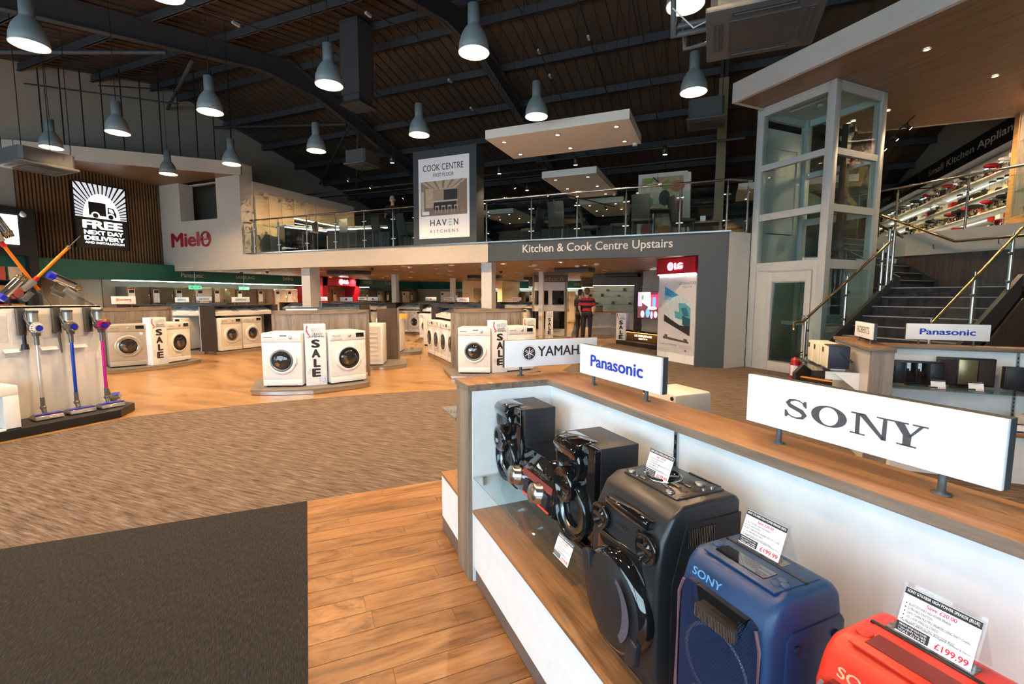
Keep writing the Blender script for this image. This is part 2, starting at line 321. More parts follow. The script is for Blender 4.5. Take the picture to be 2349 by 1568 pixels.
for x in (-12.2, -6.1, 0.05):
    ys = [YF, 10.15, 12.25, YB]; top = [(YF, roof_z(YF)-.24), (RIDGE, ZR-.24), (YB, roof_z(YB)-.24)]
    bot = [(YB, roof_z(YB)-.75), (12.25, 7.93), (10.15, 7.93), (YF, roof_z(YF)-.75)]
    b = MB().prism(top+bot, x-.012, x+.012, 'x')
    for (ya, za), (yb, zb) in zip(bot[:-1], bot[1:]): b.prism([(ya, za), (yb, zb), (yb, zb+.02), (ya, za+.02)], x-.1, x+.1, 'x')
    for (ya, za), (yb, zb) in zip(top[:-1], top[1:]): b.prism([(ya, za-.02), (yb, zb-.02), (yb, zb), (ya, za)], x-.1, x+.1, 'x')
    b.build('rafter', ROOFST, ce)
def brace(p, q, r=0.05): MB().cyl(p, q, r, 6).build('brace', ROOFST, ce)
brace((-12.2, 7.6, 7.25), (-18.1, 3.2, 6.4)); brace((-12.2, 8.2, 7.3), (-18.1, 11.2, 8.1)); brace((-12.2, 13.6, 7.55), (-18.1, 12.9, 8.0)); brace((-12.2, 13.7, 7.45), (-18.1, 18.2, 7.0)); brace((-12.2, 14.2, 7.4), (-15.5, 17.8, 5.9))
# cable trays / sprinkler pipes under the roof (along the slope)
for x, y0, y1 in ((-10.3, -1, 18), (-7.6, -1, 18), (-4.6, 6, 22), (-3.2, 4, 24), (-1.9, 9, 24)):
    pts = [(x, y, roof_z(y)-.42) for y in (y0, RIDGE, y1)]; MB().tube(pts, 0.018, 6).build('conduit', ROOFST, ce)
for x, y in ((-10.3, 3.0), (-10.3, 5.5), (-10.3, 8), (-7.6, 6.5), (-7.6, 9.3), (-4.6, 12.6), (-4.6, 13.6), (-3.2, 12.5), (-4.6, 16.4), (-3.2, 9.5), (-7.6, 13), (-7.6, 14.4)):
    box('junction_box', LGREY, (x-.03, x+.03, y-.09, y+.09, roof_z(y)-.50, roof_z(y)-.44), ce)
for y, z, x0, x1 in ((14.6, 5.55, -17, -5), (17.5, 5.2, -17, -3), (16.0, 5.75, -16, 0), (20.5, 5.1, -14, 2), (13.6, 5.5, -5, 0.6)):
    MB().cyl((x0, y, z), (x1, y, z), 0.03, 6).build('pipe', ROOFST, ce)
# wall columns of the portal frames seen upstairs
for x, y in ((0.05, 14.6), (-6.1, 25.8), (0.05, 25.8)): MB().box(x-.12, x+.12, y-.1, y+.1, 2.84, roof_z(y)-.7).build('column_steel', mat('buff_steel', (0.22, 0.16, 0.09), .6))['kind'] = 'structure'
# ---- upper floor
p1, p2, p3 = W(4.98, 7.32), W(4.98, 11.25), W(0.02, 11.25)
slab = [(XL, 10.9), (0.267, 10.9), p1[:2], p2[:2], p3[:2], (XR, p3[1]), (XR, YB), (XL, YB)]
uf = struct(MB().prism(slab, 2.44, 2.84).build('floor_upper', mat('upper_carpet', (0.10, 0.085, 0.07), .9)))
cmn = MB().box(-.745, .745, -.745, .745, 0, .05).mesh('ceiling_panel', CEILW); cu = thing('ceiling_lower', None, None, kind='structure')
for i in range(13):
    for j in range(11):
        x, y = -17.4+1.5*i, 11.72+1.5*j
        if x < 0.2 and y < YB: link('ceiling_panel', cmn, cu).location = (x, y, 2.385)
cmx = MB().box(-.745, .745, -.745, .745, 0, .05).mesh('ceiling_panel', CEILW)
for i in range(4):
    for j in range(9):
        if i < 4: link('ceiling_panel', cmx, cu).location = (0.6+1.5*i+.75, 14.0+1.5*j, 2.385) if j < 8 else (0.6+1.5*i+.75, 14.0+1.5*7, 2.385)
# fascia below the balcony, white then slate with lettering
struct(box('trim_1', CREAMP, (XL, -5.24, 10.75, 10.95, 2.355, 2.835)))
fs = struct(box('trim_2', DGREY, (-5.24, 0.267, 10.75, 10.95, 2.375, 2.835)))
text('Kitchen & Cook Centre Upstairs', mat('raised_letter_grey', (0.55, 0.55, 0.54), .5), fs, -4.30, -0.83, 2.50, 2.75, 10.745, bold=0.012)
struct(box('trim_3', STEEL, (-13.9, 0.30, 10.72, 10.98, 2.835, 2.865)))
# slate pier and the white return wall beside the lift
struct(box('column_pier', DGREY, (-.31, .267, 10.75, 10.97, 0.004, 2.375)))
q = [(0.267, 10.75), p1[:2], (p1[0]-.1, p1[1]+.11), (0.2, 10.95)]; struct(MB().prism([(0.268, 10.752), W(4.98, 7.885)[:2], W(5.1, 7.885)[:2], (0.17, 10.98)], 0.004, 2.84).build('wall_return', WPAINT))
# white columns under the balcony
for x0, x1, y0, y1 in ((-11.78, -11.43, 10.96, 11.36), (-5.53, -5.24, 10.96, 11.22), (-12.15, -11.93, 15.9, 16.1), (-11.8, -11.6, 20, 20.2), (-5.72, -5.56, 15.85, 16.0), (-8.0, -7.8, 22, 22.2), (-3.9, -3.7, 19.6, 19.8), (-2.6, -2.42, 20, 20.2)):
    struct(box('column', WPAINT, (x0, x1, y0, y1, 0.0, 2.385)))
# ---- slatted feature wall, wood canopy and the cream wall with red letters
sw = thing('wall_slatted', None, None, kind='structure'); box('backing', DWOOD, (XL, XL+.03, 6.98, 10.83, 2.56, 5.4), sw)
sm = MB().box(0, .055, -.021, .021, 0, 1).mesh('slat', SLATW)
for i in range(44):
    y = 7.02+i*0.0875
    for z0, z1 in ((2.56, 3.87), (3.89, 5.38)):
        if i in (0, 1) and z0 < 3: continue
        o = link('slat', sm, sw); o.location = (XL+.03, y, z0); o.scale = (1, 1, z1-z0)
cn = struct(MB().prism([(-14.05, 10.83), (XL, 10.83), (XL, 6.72), (-17.83, 6.94)], 5.34, 5.36).build('ceiling_canopy', SOFFIT))
fr = [(-14.05, 10.83), (-17.83, 6.94), (XL, 6.72)]
for (xa, ya), (xb, yb) in zip(fr[:-1], fr[1:]):
    d = Vector((xb-xa, yb-ya, 0)).normalized(); n_ = Vector((d.y, -d.x, 0))*-.08
    MB().prism([(xa, ya), (xb, yb), (xb+n_.x, yb+n_.y), (xa+n_.x, ya+n_.y)], 5.33, 5.72).build('canopy_fascia', CREAMP, cn)
for i in range(11):
    t = .06+.085*i; x = -14.05+(-17.83+14.05)*t; y = 10.83+(6.94-10.83)*t+.12
    MB().cyl((x, y, 5.36), (x, y, roof_z(y)-.25), 0.016, 6).build('hanger_rod', BLACK, cn)
MB().cyl((-15.2, 9.75, 7.3), (-17.7, 7.2, 7.3), .02, 6).build('hanger_bar', BLACK, cn); MB().cyl((-14.8, 10.6, 7.9), (-17.6, 8.9, 7.9), .02, 6).build('hanger_bar', BLACK, cn)
wm = thing('wall_feature', None, None, kind='structure')
for b in ((XL, -14.05, 10.75, 11.22, 2.835, 4.04), (XL, -17.05, 10.75, 11.22, 4.04, 5.34), (-15.18, -14.05, 10.75, 11.22, 4.04, 5.72), (-17.05, -15.18, 11.1, 11.22, 5.3, 5.34)): box('wall_block', CREAMP, b, wm)
lt = text('Miel', mat('red_letter', (0.36, 0.012, 0.018), .35), wm, -17.62, -16.12, 3.17, 3.66, 10.735, bold=.035)
RL = mat('red_letter', (0.36, 0.012, 0.018), .35)
MB().lathe([(.26, 0), (.26, .02), (.19, .02), (.19, 0)], (-15.8, 10.74, 3.40), 'y', 28).build('emblem_ring', RL, wm)
MB().box(-15.98, -15.6, 10.71, 10.735, 3.36, 3.42).box(-15.98, -15.92, 10.71, 10.735, 3.28, 3.5).box(-15.72, -15.66, 10.71, 10.735, 3.42, 3.55).build('emblem', RL, wm)
# ---- green fascia with brand names, lit from below, along the left and back walls
gl = thing('trim_4', None, None, kind='structure')
box('fascia_board', GREEN, (XL, -17.55, 5.0, YB, 2.0, 2.56), gl)
LED = glow('led_strip', (0.80, 1.0, 0.90), 9.0)
for y0, y1 in ((8.85, 16.4), (19.0, 21.0)): box('led_strip', LED, (-17.62, -17.56, y0, y1, 1.965, 1.99), gl)
gt = Matrix.Translation((-17.545, 0, 0)) @ Matrix.Rotation(R(90), 4, 'Z')      # lettering that faces +X; x runs along Y
PAN = mat('bronze_letter', (0.52, 0.40, 0.28), .4)
for s, y0, y1, z0, z1 in (('Panasonic', 10.95, 11.75, 2.15, 2.32), ('SAMSUNG', 13.05, 13.9, 2.17, 2.30), ('beko', 15.3, 15.85, 2.18, 2.38), ('ZANUSSI', 20.4, 21.2, 2.17, 2.33), ('Lec', 22.4, 23.1, 2.15, 2.36)):
    text(s, PAN, gl, y0, y1, z0, z1, 0, T=gt, bold=.02)
text('HOTPOINT', PAN, gl, 19.1, 19.5, 2.2, 2.3, 0, T=gt)
gb = thing('trim_5', None, None, kind='structure'); box('fascia_board', GREEN, (XL, XR, YB-.35, YB, 1.97, 2.385), gb)
box('led_strip', LED, (-14.5, -4, YB-.36, YB-.30, 1.94, 1.965), gb)
for s, x in (('AEG', -13.2), ('NEFF', -12.3), ('Rangemaster', -11.4), ('STOVES', -8.4), ('LEISURE', -7.3)): text(s, PAN, gb, x, x+.65, 2.12, 2.26, YB-.355)
# dark booth with a lit picture at the far end of the left wall
bo = thing('display_booth', 'black booth with lit white picture and boxed stock beside slatted wall', 'booth')
for b in ((XL, -17.3, 3.4, 3.6, 0, 3.85), (XL, -17.3, 6.8, 7.0, 0, 2.56), (XL, -17.3, 3.4, 7.0, 2.56, 3.85), (XL, -18.1, 3.6, 6.8, 0, 2.56)): box('booth_wall', BLACK, b, bo)
box('lit_picture', glow('white_panel', (1, .98, .93), 2.2), (-17.3, -17.26, 4.2, 6.62, 2.85, 3.62), bo)
for z in (0.9, 1.4, 1.9): box('shelf', BSATIN, (-18.1, -17.4, 3.6, 6.8, z-.03, z), bo)
for z in (0.9, 1.4, 1.9):
    for k in range(9):
        y = 3.8+k*.33; c = [(.45, .05, .04), (.6, .25, .08), (.5, .08, .06), (.65, .5, .35)][(k+int(z*10)) % 4]
        tag(box('boxed_product', mat('carton_%d' % ((k+int(z*10)) % 4), c, .6), (-17.95, -17.5, y, y+.26, z, z+.36)), ('red', 'orange', 'dark red', 'tan')[(k+int(z*10)) % 4]+' product carton on the %s shelf of the black booth' % {0.9: 'lower', 1.4: 'middle', 1.9: 'upper'}[z], 'carton', 'cartons on the booth shelves')['label'] += ', %s along' % ['first', 'second', 'third', 'fourth', 'fifth', 'sixth', 'seventh', 'eighth', 'ninth'][k]
tag(MB().cyl((-17.32, 6.75, 3.72), (-17.2, 6.72, 3.66), .05, 10).ball((-17.18, 6.71, 3.65), .07).build('security_camera', WPAINT), 'small white dome camera high on the black booth', 'camera')
# ================================================================== lift, stairs, canopy over them (45 degrees to the building)
TL = TC
def place(o): o.matrix_world = TC; return o
LX0, LX1, LY0, LY1, LZ = -4.97, -3.386, 7.893, 9.397, 5.315      # local x = -a
LW = mat('lift_white', (0.50, 0.51, 0.505), .35)
lf = thing('passenger_lift', 'white framed glass passenger lift tower beside the staircase', 'lift'); place(lf)
def lbox(n, m, b, p=lf, bevel=0): return box(n, m, b, p, bevel)
for x, y in ((LX0, LY0), (LX1-.15, LY0), (LX0, LY1-.15), (LX1-.15, LY1-.15)): lbox('corner_post', LW, (x, x+.15, y, y+.15, 0.004, LZ), bevel=.01)
for z0, z1 in ((5.15, LZ), (4.06, 4.175), (3.055, 3.19), (2.03, 2.20)):
    lbox('rail_front', LW, (LX0+.15, LX1-.15, LY0+.01, LY0+.09, z0, z1)); lbox('rail_back', LW, (LX0+.15, LX1-.15, LY1-.09, LY1-.01, z0, z1))
    lbox('rail_side', LW, (LX1-.09, LX1-.01, LY0+.15, LY1-.15, z0, z1))
    if z0 > 4.5 : lbox('rail_side', LW, (LX0+.01, LX0+.09, LY0+.15, LY1-.15, z0, z1))
for z0, z1 in ((4.175, 5.15), (3.19, 4.06), (2.20, 3.055)):
    lbox('glass_pane', GLASSG, (LX0+.15, LX1-.15, LY0+.045, LY0+.055, z0, z1)); lbox('glass_pane', GLASSG, (LX1-.055, LX1-.045, LY0+.15, LY1-.15, z0, z1)); lbox('glass_pane', GLASSG, (LX0+.15, LX1-.15, LY1-.055, LY1-.045, z0, z1))
lbox('glass_pane', GLASSG, (LX1-.055, LX1-.045, LY0+.15, LY1-.15, .15, 2.03)); lbox('rail_side', LW, (LX1-.09, LX1-.01, LY0+.15, LY1-.15, 0.004, .15)); lbox('rail_side', LW, (LX1-.09, LX1-.01, LY0+.15, LY1-.15, 0.85, .95))
lbox('roof_cap', LW, (LX0, LX1, LY0, LY1, LZ-.04, LZ))
lbox('back_panel', LW, (LX0+.15, LX1-.15, LY1-.07, LY1-.04, 0.004, 2.03))
# landing door frame upstairs on the far side, lower front with the door
lbox('side_panel', LW, (LX0+.02, LX0+.06, LY0+.15, LY1-.15, 0.004, 2.84))
for y0, y1, z0, z1 in ((LY0+.15, LY0+.33, 2.84, 4.98), (LY1-.33, LY1-.15, 2.84, 4.98), (LY0+.33, LY1-.33, 4.6, 4.98)): lbox('landing_door_frame', LW, (LX0+.02, LX0+.08, y0, y1, z0, z1))
ud = lbox('landing_door', LW, (LX0+.03, LX0+.06, LY0+.34, LY1-.34, 2.86, 4.6)); lbox('landing_door_glass', GLASSG, (LX0+.02, LX0+.03, LY0+.52, LY1-.52, 3.1, 4.45), ud)
FRN = [(LX0+.15, -4.555, .004, 2.03), (-3.62, LX1-.15, .004, 2.03), (-4.555, -3.62, 2.005, 2.03)]
for x0, x1, z0, z1 in FRN: lbox('front_panel', LW, (x0, x1, LY0+.02, LY0+.07, z0, z1), bevel=.003)
dr = thing('lift_door', None, None); dr.parent = lf
for x0, x1, z0, z1 in ((-4.55, -4.438, .01, 2.0), (-3.743, -3.625, .01, 2.0), (-4.438, -3.743, .01, .2), (-4.438, -3.743, 1.81, 2.0)): lbox('door_stile', LW, (x0, x1, LY0+.0, LY0+.06, z0, z1), dr, .002)
lbox('door_glass', glass('frosted_green', (0.55, 0.72, 0.70), .8, .08), (-4.438, -3.743, LY0+.04, LY0+.05, .2, 1.81), dr)
lbox('door_bead', ALU, (-4.438, -4.41, LY0+.01, LY0+.05, .2, 1.81), dr); lbox('door_bead', ALU, (-4.438, -3.743, LY0+.01, LY0+.05, .2, .225), dr); lbox('door_bead', ALU, (-4.438, -3.743, LY0+.01, LY0+.05, 1.785, 1.81), dr)
lbox('door_handle', STEEL, (-3.735, -3.68, LY0-.04, LY0-.005, .98, 1.16), dr, .006)
lbox('handrail_inside', LW, (-4.40, -3.77, LY0+.3, LY0+.34, .95, 1.02))
# guide mast and cabin platform inside the shaft
box('guide_mast', BSATIN, (LX1-.62, LX1-.50, LY1-.3, LY1-.18, .01, 4.9), lf); box('guide_mast', BSATIN, (LX1-.95, LX1-.85, LY1-.3, LY1-.18, .01, 4.9), lf)
box('mast_bracket', BLACK, (LX1-1.1, LX1-.4, LY1-.26, LY1-.2, 4.72, 4.82), lf); box('cabin_floor', LGREY, (LX0+.1, LX1-.12, LY0+.1, LY1-.32, .05, .12), lf)
box('cabin_wall', mat('cabin_grey', (.42, .45, .43), .4), (LX0+.35, LX1-.35, LY1-.36, LY1-.33, .12, 1.15), lf); box('lift_motor', BLACK, (LX1-.7, LX1-.5, LY1-.34, LY1-.2, 2.3, 2.9), lf)
MB().lathe([(.12, 0), (.14, .02), (.12, .04), (.0, .05)], (LX0+.95, LY1-.1, 4.72), 'y', 24).build('round_speaker', LGREY, lf)
MB().cyl((LX0+.8, LY0+.75, LZ-.05), (LX0+.8, LY0+.75, LZ-.09), .05, 14).build('smoke_sensor', WPAINT, lf)
MB().cyl((LX0+.35, LY0+.5, LZ-.07), (LX1-.4, LY0+.5, LZ-.07), .02, 8).build('tube_light', WPAINT, lf)
# ---- canopy with veneered soffit
CZ = 5.317
sofp = [(-4.93, 7.13), (4.5, 7.13), (4.5, 14.5), (-1.56, 14.5), (-4.93, 11.2)]
ca = struct(MB().prism(sofp, CZ+.004, CZ+.03).build('ceiling_canopy_right', SOFFIT)); place(ca)
MB().box(-4.93, 4.5, 7.12, 7.2, CZ, CZ+.375).build('canopy_fascia', WPAINT, ca)
MB().box(-4.935, -4.86, 7.2, 11.2, CZ, CZ+.375).build('canopy_fascia', WPAINT, ca)
MB().prism([(-4.93, 11.2), (-1.56, 14.5), (-1.63, 14.55), (-5.0, 11.25)], CZ, CZ+.375).build('canopy_fascia', WPAINT, ca)
DLN = MB().lathe([(.055, .0), (.055, -.012), (.04, -.014), (.04, 0)], seg=16).mesh('downlight_trim', ALU); DLE = MB().lathe([(.042, -.006), (0, -.006)], seg=16).mesh('downlight_lamp', LAMPW)
def downlight(loc, label, group, e, cone=1.7, s=1.0, colr=WARM2, soft=.03):
    o = thing('downlight', label, 'downlight', loc, 0, group); a_ = link('trim_ring', DLN, o); b_ = link('lamp_disc', DLE, o); a_.scale = b_.scale = (s, s, 1)
    if e: lamp('SPOT', 'downlight_beam', (0, 0, -.03), e, colr, soft, parent=o, cone=cone, blend=.8)
    return o
for a_, b_ in ((2.22, 8.17), (2.235, 10.30), (3.885, 10.31), (4.526, 10.28), (0.6, 8.17), (0.6, 10.3), (-1.0, 8.17)):
    downlight(W(a_, b_, CZ), 'round recessed downlight in the veneered canopy over the stairs', 'downlights in the stair canopy', 40)
# ---- staircase: first flight climbs to the right, second turns left to the upper floor
RI, GO, SA, SB = .168, .263, 3.0, 1.33          # rise, going, string lines (a)
st = thing('staircase', 'carpeted staircase with steel nosings and glass balustrade beside the lift', 'staircase'); place(st)
NOSE = mat('nosing_strip', (.42, .40, .37), .35, .6); ORANGE = mat('orange_nosing', (.75, .28, .03), .5)
b0 = 6.856
for i in range(1, 11):
    y = b0+GO*(i-1); y1 = y+GO if i < 10 else 11.24
    box('tread', STAIRC, (-SA, -SB, y, y1+.02, RI*i-.04, RI*i), st); box('riser', STAIRC, (-SA, -SB, y+.01, y+.03, max(RI*(i-1), .004), RI*i-.04), st)
    box('nosing', ORANGE if i == 1 else NOSE, (-SA, -SB, y-.006, y+.055, RI*i-.012, RI*i+.004), st)
box('landing', STAIRC, (-3.3, -SB, 9.225, 11.24, 1.6, 1.68), st)
for j in range(1, 8):
    x = -3.25-.235*(j-1); z = 1.68+RI*j*.985
    box('tread', STAIRC, (x-.26, x, 9.9, 11.24, z-.04, z), st); box('riser', STAIRC, (x-.03, x-.01, 9.9, 11.24, z-RI, z-.04), st); box('nosing', NOSE, (x-.05, x+.006, 9.9, 11.24, z-.012, z+.004), st)
STR = mat('stringer_grey', (.035, .037, .042), .5)
for a_ in (SA, SB-.06): MB().prism([(b0-.12, .004), (b0+.2, .004), (9.3, 1.55), (9.3, 1.86), (b0-.12, .24)], -a_-.06, -a_, 'x').build('stringer', STR, st)
MB().prism([(-3.2, 1.6), (-4.95, 2.7), (-4.95, 2.95), (-3.2, 1.9)], 9.84, 9.9, 'y').build('stringer', STR, st); MB().prism([(-3.2, 1.66), (-4.95, 2.78), (-4.95, 2.95), (-3.2, 1.86)], 11.2, 11.245, 'y').build('stringer', STR, st)
def post(x, y, z, h=.93, p=st):
    o = MB().cyl((x, y, z), (x, y, z+h), .024, 12).cyl((x, y, z+h), (x, y, z+h+.12), .009, 8).build('baluster_post', STEEL, p)
    return o
def rake(b): return (b-b0)*RI/GO+RI+.06
for xs_, nm in ((-SA-.03, 'left'), (-SB+.03, 'right')):
    for b in (6.95, 7.97, 8.95): post(xs_, b, rake(b)-.03, .84)
    MB().tube([(xs_, 6.66, .96), (xs_, 6.66, 1.075), (xs_, 6.70, 1.09), (xs_, 6.86, 1.09), (xs_, 9.2, 2.56)], .024, 10).build('handrail', BRASS, st)
    for b1, b2 in ((7.0, 7.93), (8.02, 8.91)):
        MB().add([(xs_-.005, b1, rake(b1)+.06), (xs_-.005, b2, rake(b2)+.06), (xs_-.005, b2, rake(b2)+.82), (xs_-.005, b1, rake(b1)+.82), (xs_+.005, b1, rake(b1)+.06), (xs_+.005, b2, rake(b2)+.06), (xs_+.005, b2, rake(b2)+.82), (xs_+.005, b1, rake(b1)+.82)], [(0, 1, 2, 3), (7, 6, 5, 4), (0, 4, 5, 1), (1, 5, 6, 2), (2, 6, 7, 3), (3, 7, 4, 0)]).build('glass_panel', GLASSG, st)
        for b in (b1, b2):
            for dz in (.2, .62): MB().cyl((xs_-.02, b, rake(b)+dz), (xs_+.02, b, rake(b)+dz), .022, 10).build('glass_clamp', DSTEEL, st)
for x in (-SA-.03,): 
    for b in (9.12, 9.26): MB().cyl((x, b, 1.66), (x, b, 2.75), .026, 12).build('newel_post', STEEL, st)
    MB().tube([(x, 9.26, 2.72), (-3.2, 9.87, 2.66), (-4.95, 9.87, 3.82)], .024, 8).build('handrail', BRASS, st)
MB().add([(-3.15, 9.87, 1.95), (-4.9, 9.87, 3.05), (-4.9, 9.87, 3.7), (-3.15, 9.87, 2.55), (-3.15, 9.88, 1.95), (-4.9, 9.88, 3.05), (-4.9, 9.88, 3.7), (-3.15, 9.88, 2.55)], [(0, 1, 2, 3), (7, 6, 5, 4), (0, 4, 5, 1), (2, 6, 7, 3)]).build('glass_panel', GLASSG, st)
# wall behind the landing: dark wood below, white band above, handrail on brackets
wl = struct(MB().box(-4.98, 0.1, 11.25, 11.35, 0.004, 2.40).build('wall_stair', DWOOD)); place(wl)
wb = struct(MB().box(-4.98, 0.1, 11.235, 11.36, 2.40, 2.865).build('trim_6', CREAMP)); place(wb)
hr = MB().tube([(-4.9, 11.15, 3.65), (-2.95, 11.15, 2.62), (-0.3, 11.15, 2.62)], .026, 10).build('wall_handrail', BRASS, wb)
for x in (-3.3, -2.3, -1.2): MB().tube([(x, 11.15, 2.6), (x, 11.16, 2.52), (x, 11.24, 2.5)], .01, 6).build('rail_bracket', CHROME, wb)
# panelled base under the flight on the open side
bp = struct(MB().prism([(b0+.3, .004), (11.24, .004), (11.24, 1.5), (9.3, 1.5)], -SB+.07, -SB+.09, 'x').build('wall_under_stairs', DWOOD)); place(bp)
# ---- balustrades of the upper floor: posts, rail, glass
def balustrade(pts, posts, label, start_glass=.09, zf=2.865, H=1.04):
    o = thing('balustrade', label, 'balustrade', (0, 0, 0))
    MB().tube([(p[0], p[1], zf+H) for p in pts], .024, 8).build('handrail', STEEL, o)
    for x, y in posts: MB().cyl((x, y, zf), (x, y, zf+H-.12), .022, 10).cyl((x, y, zf+H-.12), (x, y, zf+H-.01), .008, 6).build('baluster_post', STEEL, o)
    for (xa, ya), (xb, yb) in zip(posts[:-1], posts[1:]):
        d = Vector((xb-xa, yb-ya, 0)); L_ = d.length; 
        if L_ < .2: continue
        T = Matrix.Translation((xa, ya, zf)) @ Matrix.Rotation(math.atan2(d.y, d.x), 4, 'Z')
        MB().box(.05, L_-.05, -.005, .005, .08, .9, T=T).build('glass_panel', GLASS, o)
        for x in (.045, L_-.045):
            for z in (.22, .75): MB().box(x-.03, x+.03, -.016, .016, z-.02, z+.02, T=T).build('glass_clamp', CHROME, o, .008)
    return o
xp = [-13.62, -12.55, -11.38, -10.26, -9.2, -8.2, -7.5]
balustrade([(-13.95, 11.15), (-13.8, 10.86), (-7.46, 10.86)], [(-13.93, 11.12)]+[(x, 10.86) for x in xp], 'steel and glass balustrade on the balcony, between cream wall and advert tower')
xq = [-5.33, -4.12, -2.98, -1.86, -0.72, 0.2]
balustrade([(-5.42, 10.86), (0.22, 10.86), W(4.98, 7.84)[:2]], [(x, 10.86) for x in xq]+[W(4.98, 7.75)[:2]], 'steel and glass balustrade on the balcony over the slate fascia')
rb = [W(a_, 11.3)[:2] for a_ in (4.9, 4.1, 2.88, 1.6, .4)]
balustrade([rb[0], rb[-1]], rb, 'steel and glass balustrade on the upper floor above the stair landing')
# ---- advert tower with the cook centre poster
tw = thing('advert_tower', 'slate advert tower with white cook centre poster on the balcony', 'advert tower', (-6.49, 10.74, 2.87))
box('tower_body', DGREY, (-.94, .94, 0, .42, 0, 2.40), tw); box('poster', PAPER, (-.765, .745, -.012, 0, .14, 2.19), tw)
text('COOK CENTRE', INK, tw, -.62, .58, 1.86, 2.02, -.014, bold=.0); text('FIRST FLOOR', INK, tw, -.31, .30, 1.70, 1.79, -.014)
KT = [mat('kitchen_print_%d' % i, c, .6, var=.25, scale=30) for i, c in enumerate([(.30, .21, .15), (.55, .42, .30), (.03, .03, .035), (.42, .31, .22), (.22, .18, .16), (.6, .52, .42)])]
sh = [(rect(-.70, .68, .72, 1.60), 0), ([(-.70, 1.60), (.68, 1.60), (.35, 1.38), (-.35, 1.38)], 1), (rect(-.35, .4, .98, 1.38), 3), (rect(-.0, .40, 1.08, 1.36), 2), (rect(-.55, -.32, .86, 1.42), 1), (rect(-.32, .0, 1.0, 1.3), 3), ([(-.70, .72), (.68, .72), (.55, .93), (-.55, .93)], 4), (rect(-.30, .38, .86, 1.06), 2), (rect(-.34, .42, 1.06, 1.10), 5), (rect(.48, .68, .72, 1.5), 0), (rect(-.68, -.60, .8, 1.35), 5)]
for k in range(5): sh.append(([(-.6+.28*k, 1.60), (-.52+.28*k, 1.60), (-.26+.13*k, 1.40), (-.30+.13*k, 1.40)], 0))
for k in range(4): sh += [(rect(-.26+.19*k, -.14+.19*k, .93, .965), 1), ([(-.25+.19*k, .93), (-.235+.19*k, .93), (-.25+.19*k, .78), (-.27+.19*k, .78)], 1), ([(-.165+.19*k, .93), (-.15+.19*k, .93), (-.13+.19*k, .78), (-.15+.19*k, .78)], 1)]
art('kitchen_picture', sh, KT, tw, -.013)
NV = mat('navy_ink', (.03, .08, .12), .6, var=0); GR = mat('green_ink', (.12, .6, .2), .6, var=0)
text('HAV', NV, tw, -.42, .08, .46, .62, -.014, bold=.02, space=1.25)
for z in (.46, .53, .60): art('lettering', [(rect(.14, .23, z, z+.022), 0)], GR, tw, -.013)
text('N', NV, tw, .29, .42, .46, .62, -.014, bold=.02); text('KITCHENS', NV, tw, -.42, .42, .28, .36, -.014, space=1.5)
art('badge', [(rect(-.66, -.44, .75, .84), 0)], PAPER, tw, -.02)
# ---- lit delivery sign on the slatted wall (faces +X)
fsn = thing('delivery_sign', 'black and white lit free next day delivery sign on slatted wall', 'sign', (-18.08, 8.92, 2.98), R(90))
box('sign_box', BLACK, (-.71, .71, -.06, .05, 0, 2.0), fsn)
LGL = glow('sign_white', (1, 1, .98), 1.15); LGG = glow('sign_grey', (.30, .30, .32), 1.0); LGB = mat('sign_black', (.012, .01, .012), .4, var=0)
sh = [(rect(-.69, .69, .9, 1.98), 0)]; cx0, cz0 = -.02, .92
for k in range(25):
    t0 = math.pi*(k+.12)/25; t1 = math.pi*(k+.78)/25
    def edge(t):
        dx, dz = math.cos(t), math.sin(t); s_ = min(.69/abs(dx) if abs(dx) > 1e-6 else 9, 1.06/dz if dz > 1e-6 else 9); return (dx*s_, .92+dz*s_)
    sh.append(([(.45*math.cos(t0), .92+.5*math.sin(t0)), edge(t0), edge(t1), (.45*math.cos(t1), .92+.5*math.sin(t1))], 1))
sh.append(([(.50*math.cos(math.pi*i/30), .90+.80*math.sin(math.pi*i/30)) for i in range(31)], 2))
sh += [(rect(-.34, .12, 1.02, 1.43), 0), ([(.16, 1.02), (.40, 1.02), (.40, 1.12), (.33, 1.30), (.16, 1.32)], 0), ([(.20, 1.18), (.34, 1.14), (.29, 1.27), (.20, 1.28)], 2)]
for x in (-.17, .24): sh += [(disc(x, 1.02, .115), 2), (disc(x, 1.02, .075), 0)]
sh += [(rect(-.69, .69, .0, .94), 0)]
art('sign_picture', sh, [LGB, LGG, LGL], fsn, -.061)
for s, x0, x1, z0, z1 in (('FREE', -.53, .55, .60, .86), ('NEXT DAY', -.51, .55, .42, .55), ('DELIVERY', -.51, .58, .24, .38), ('AND INSTALLATION', -.50, .56, .135, .205)): text(s, LGL, fsn, x0, x1, z0, z1, -.085, bold=.05)
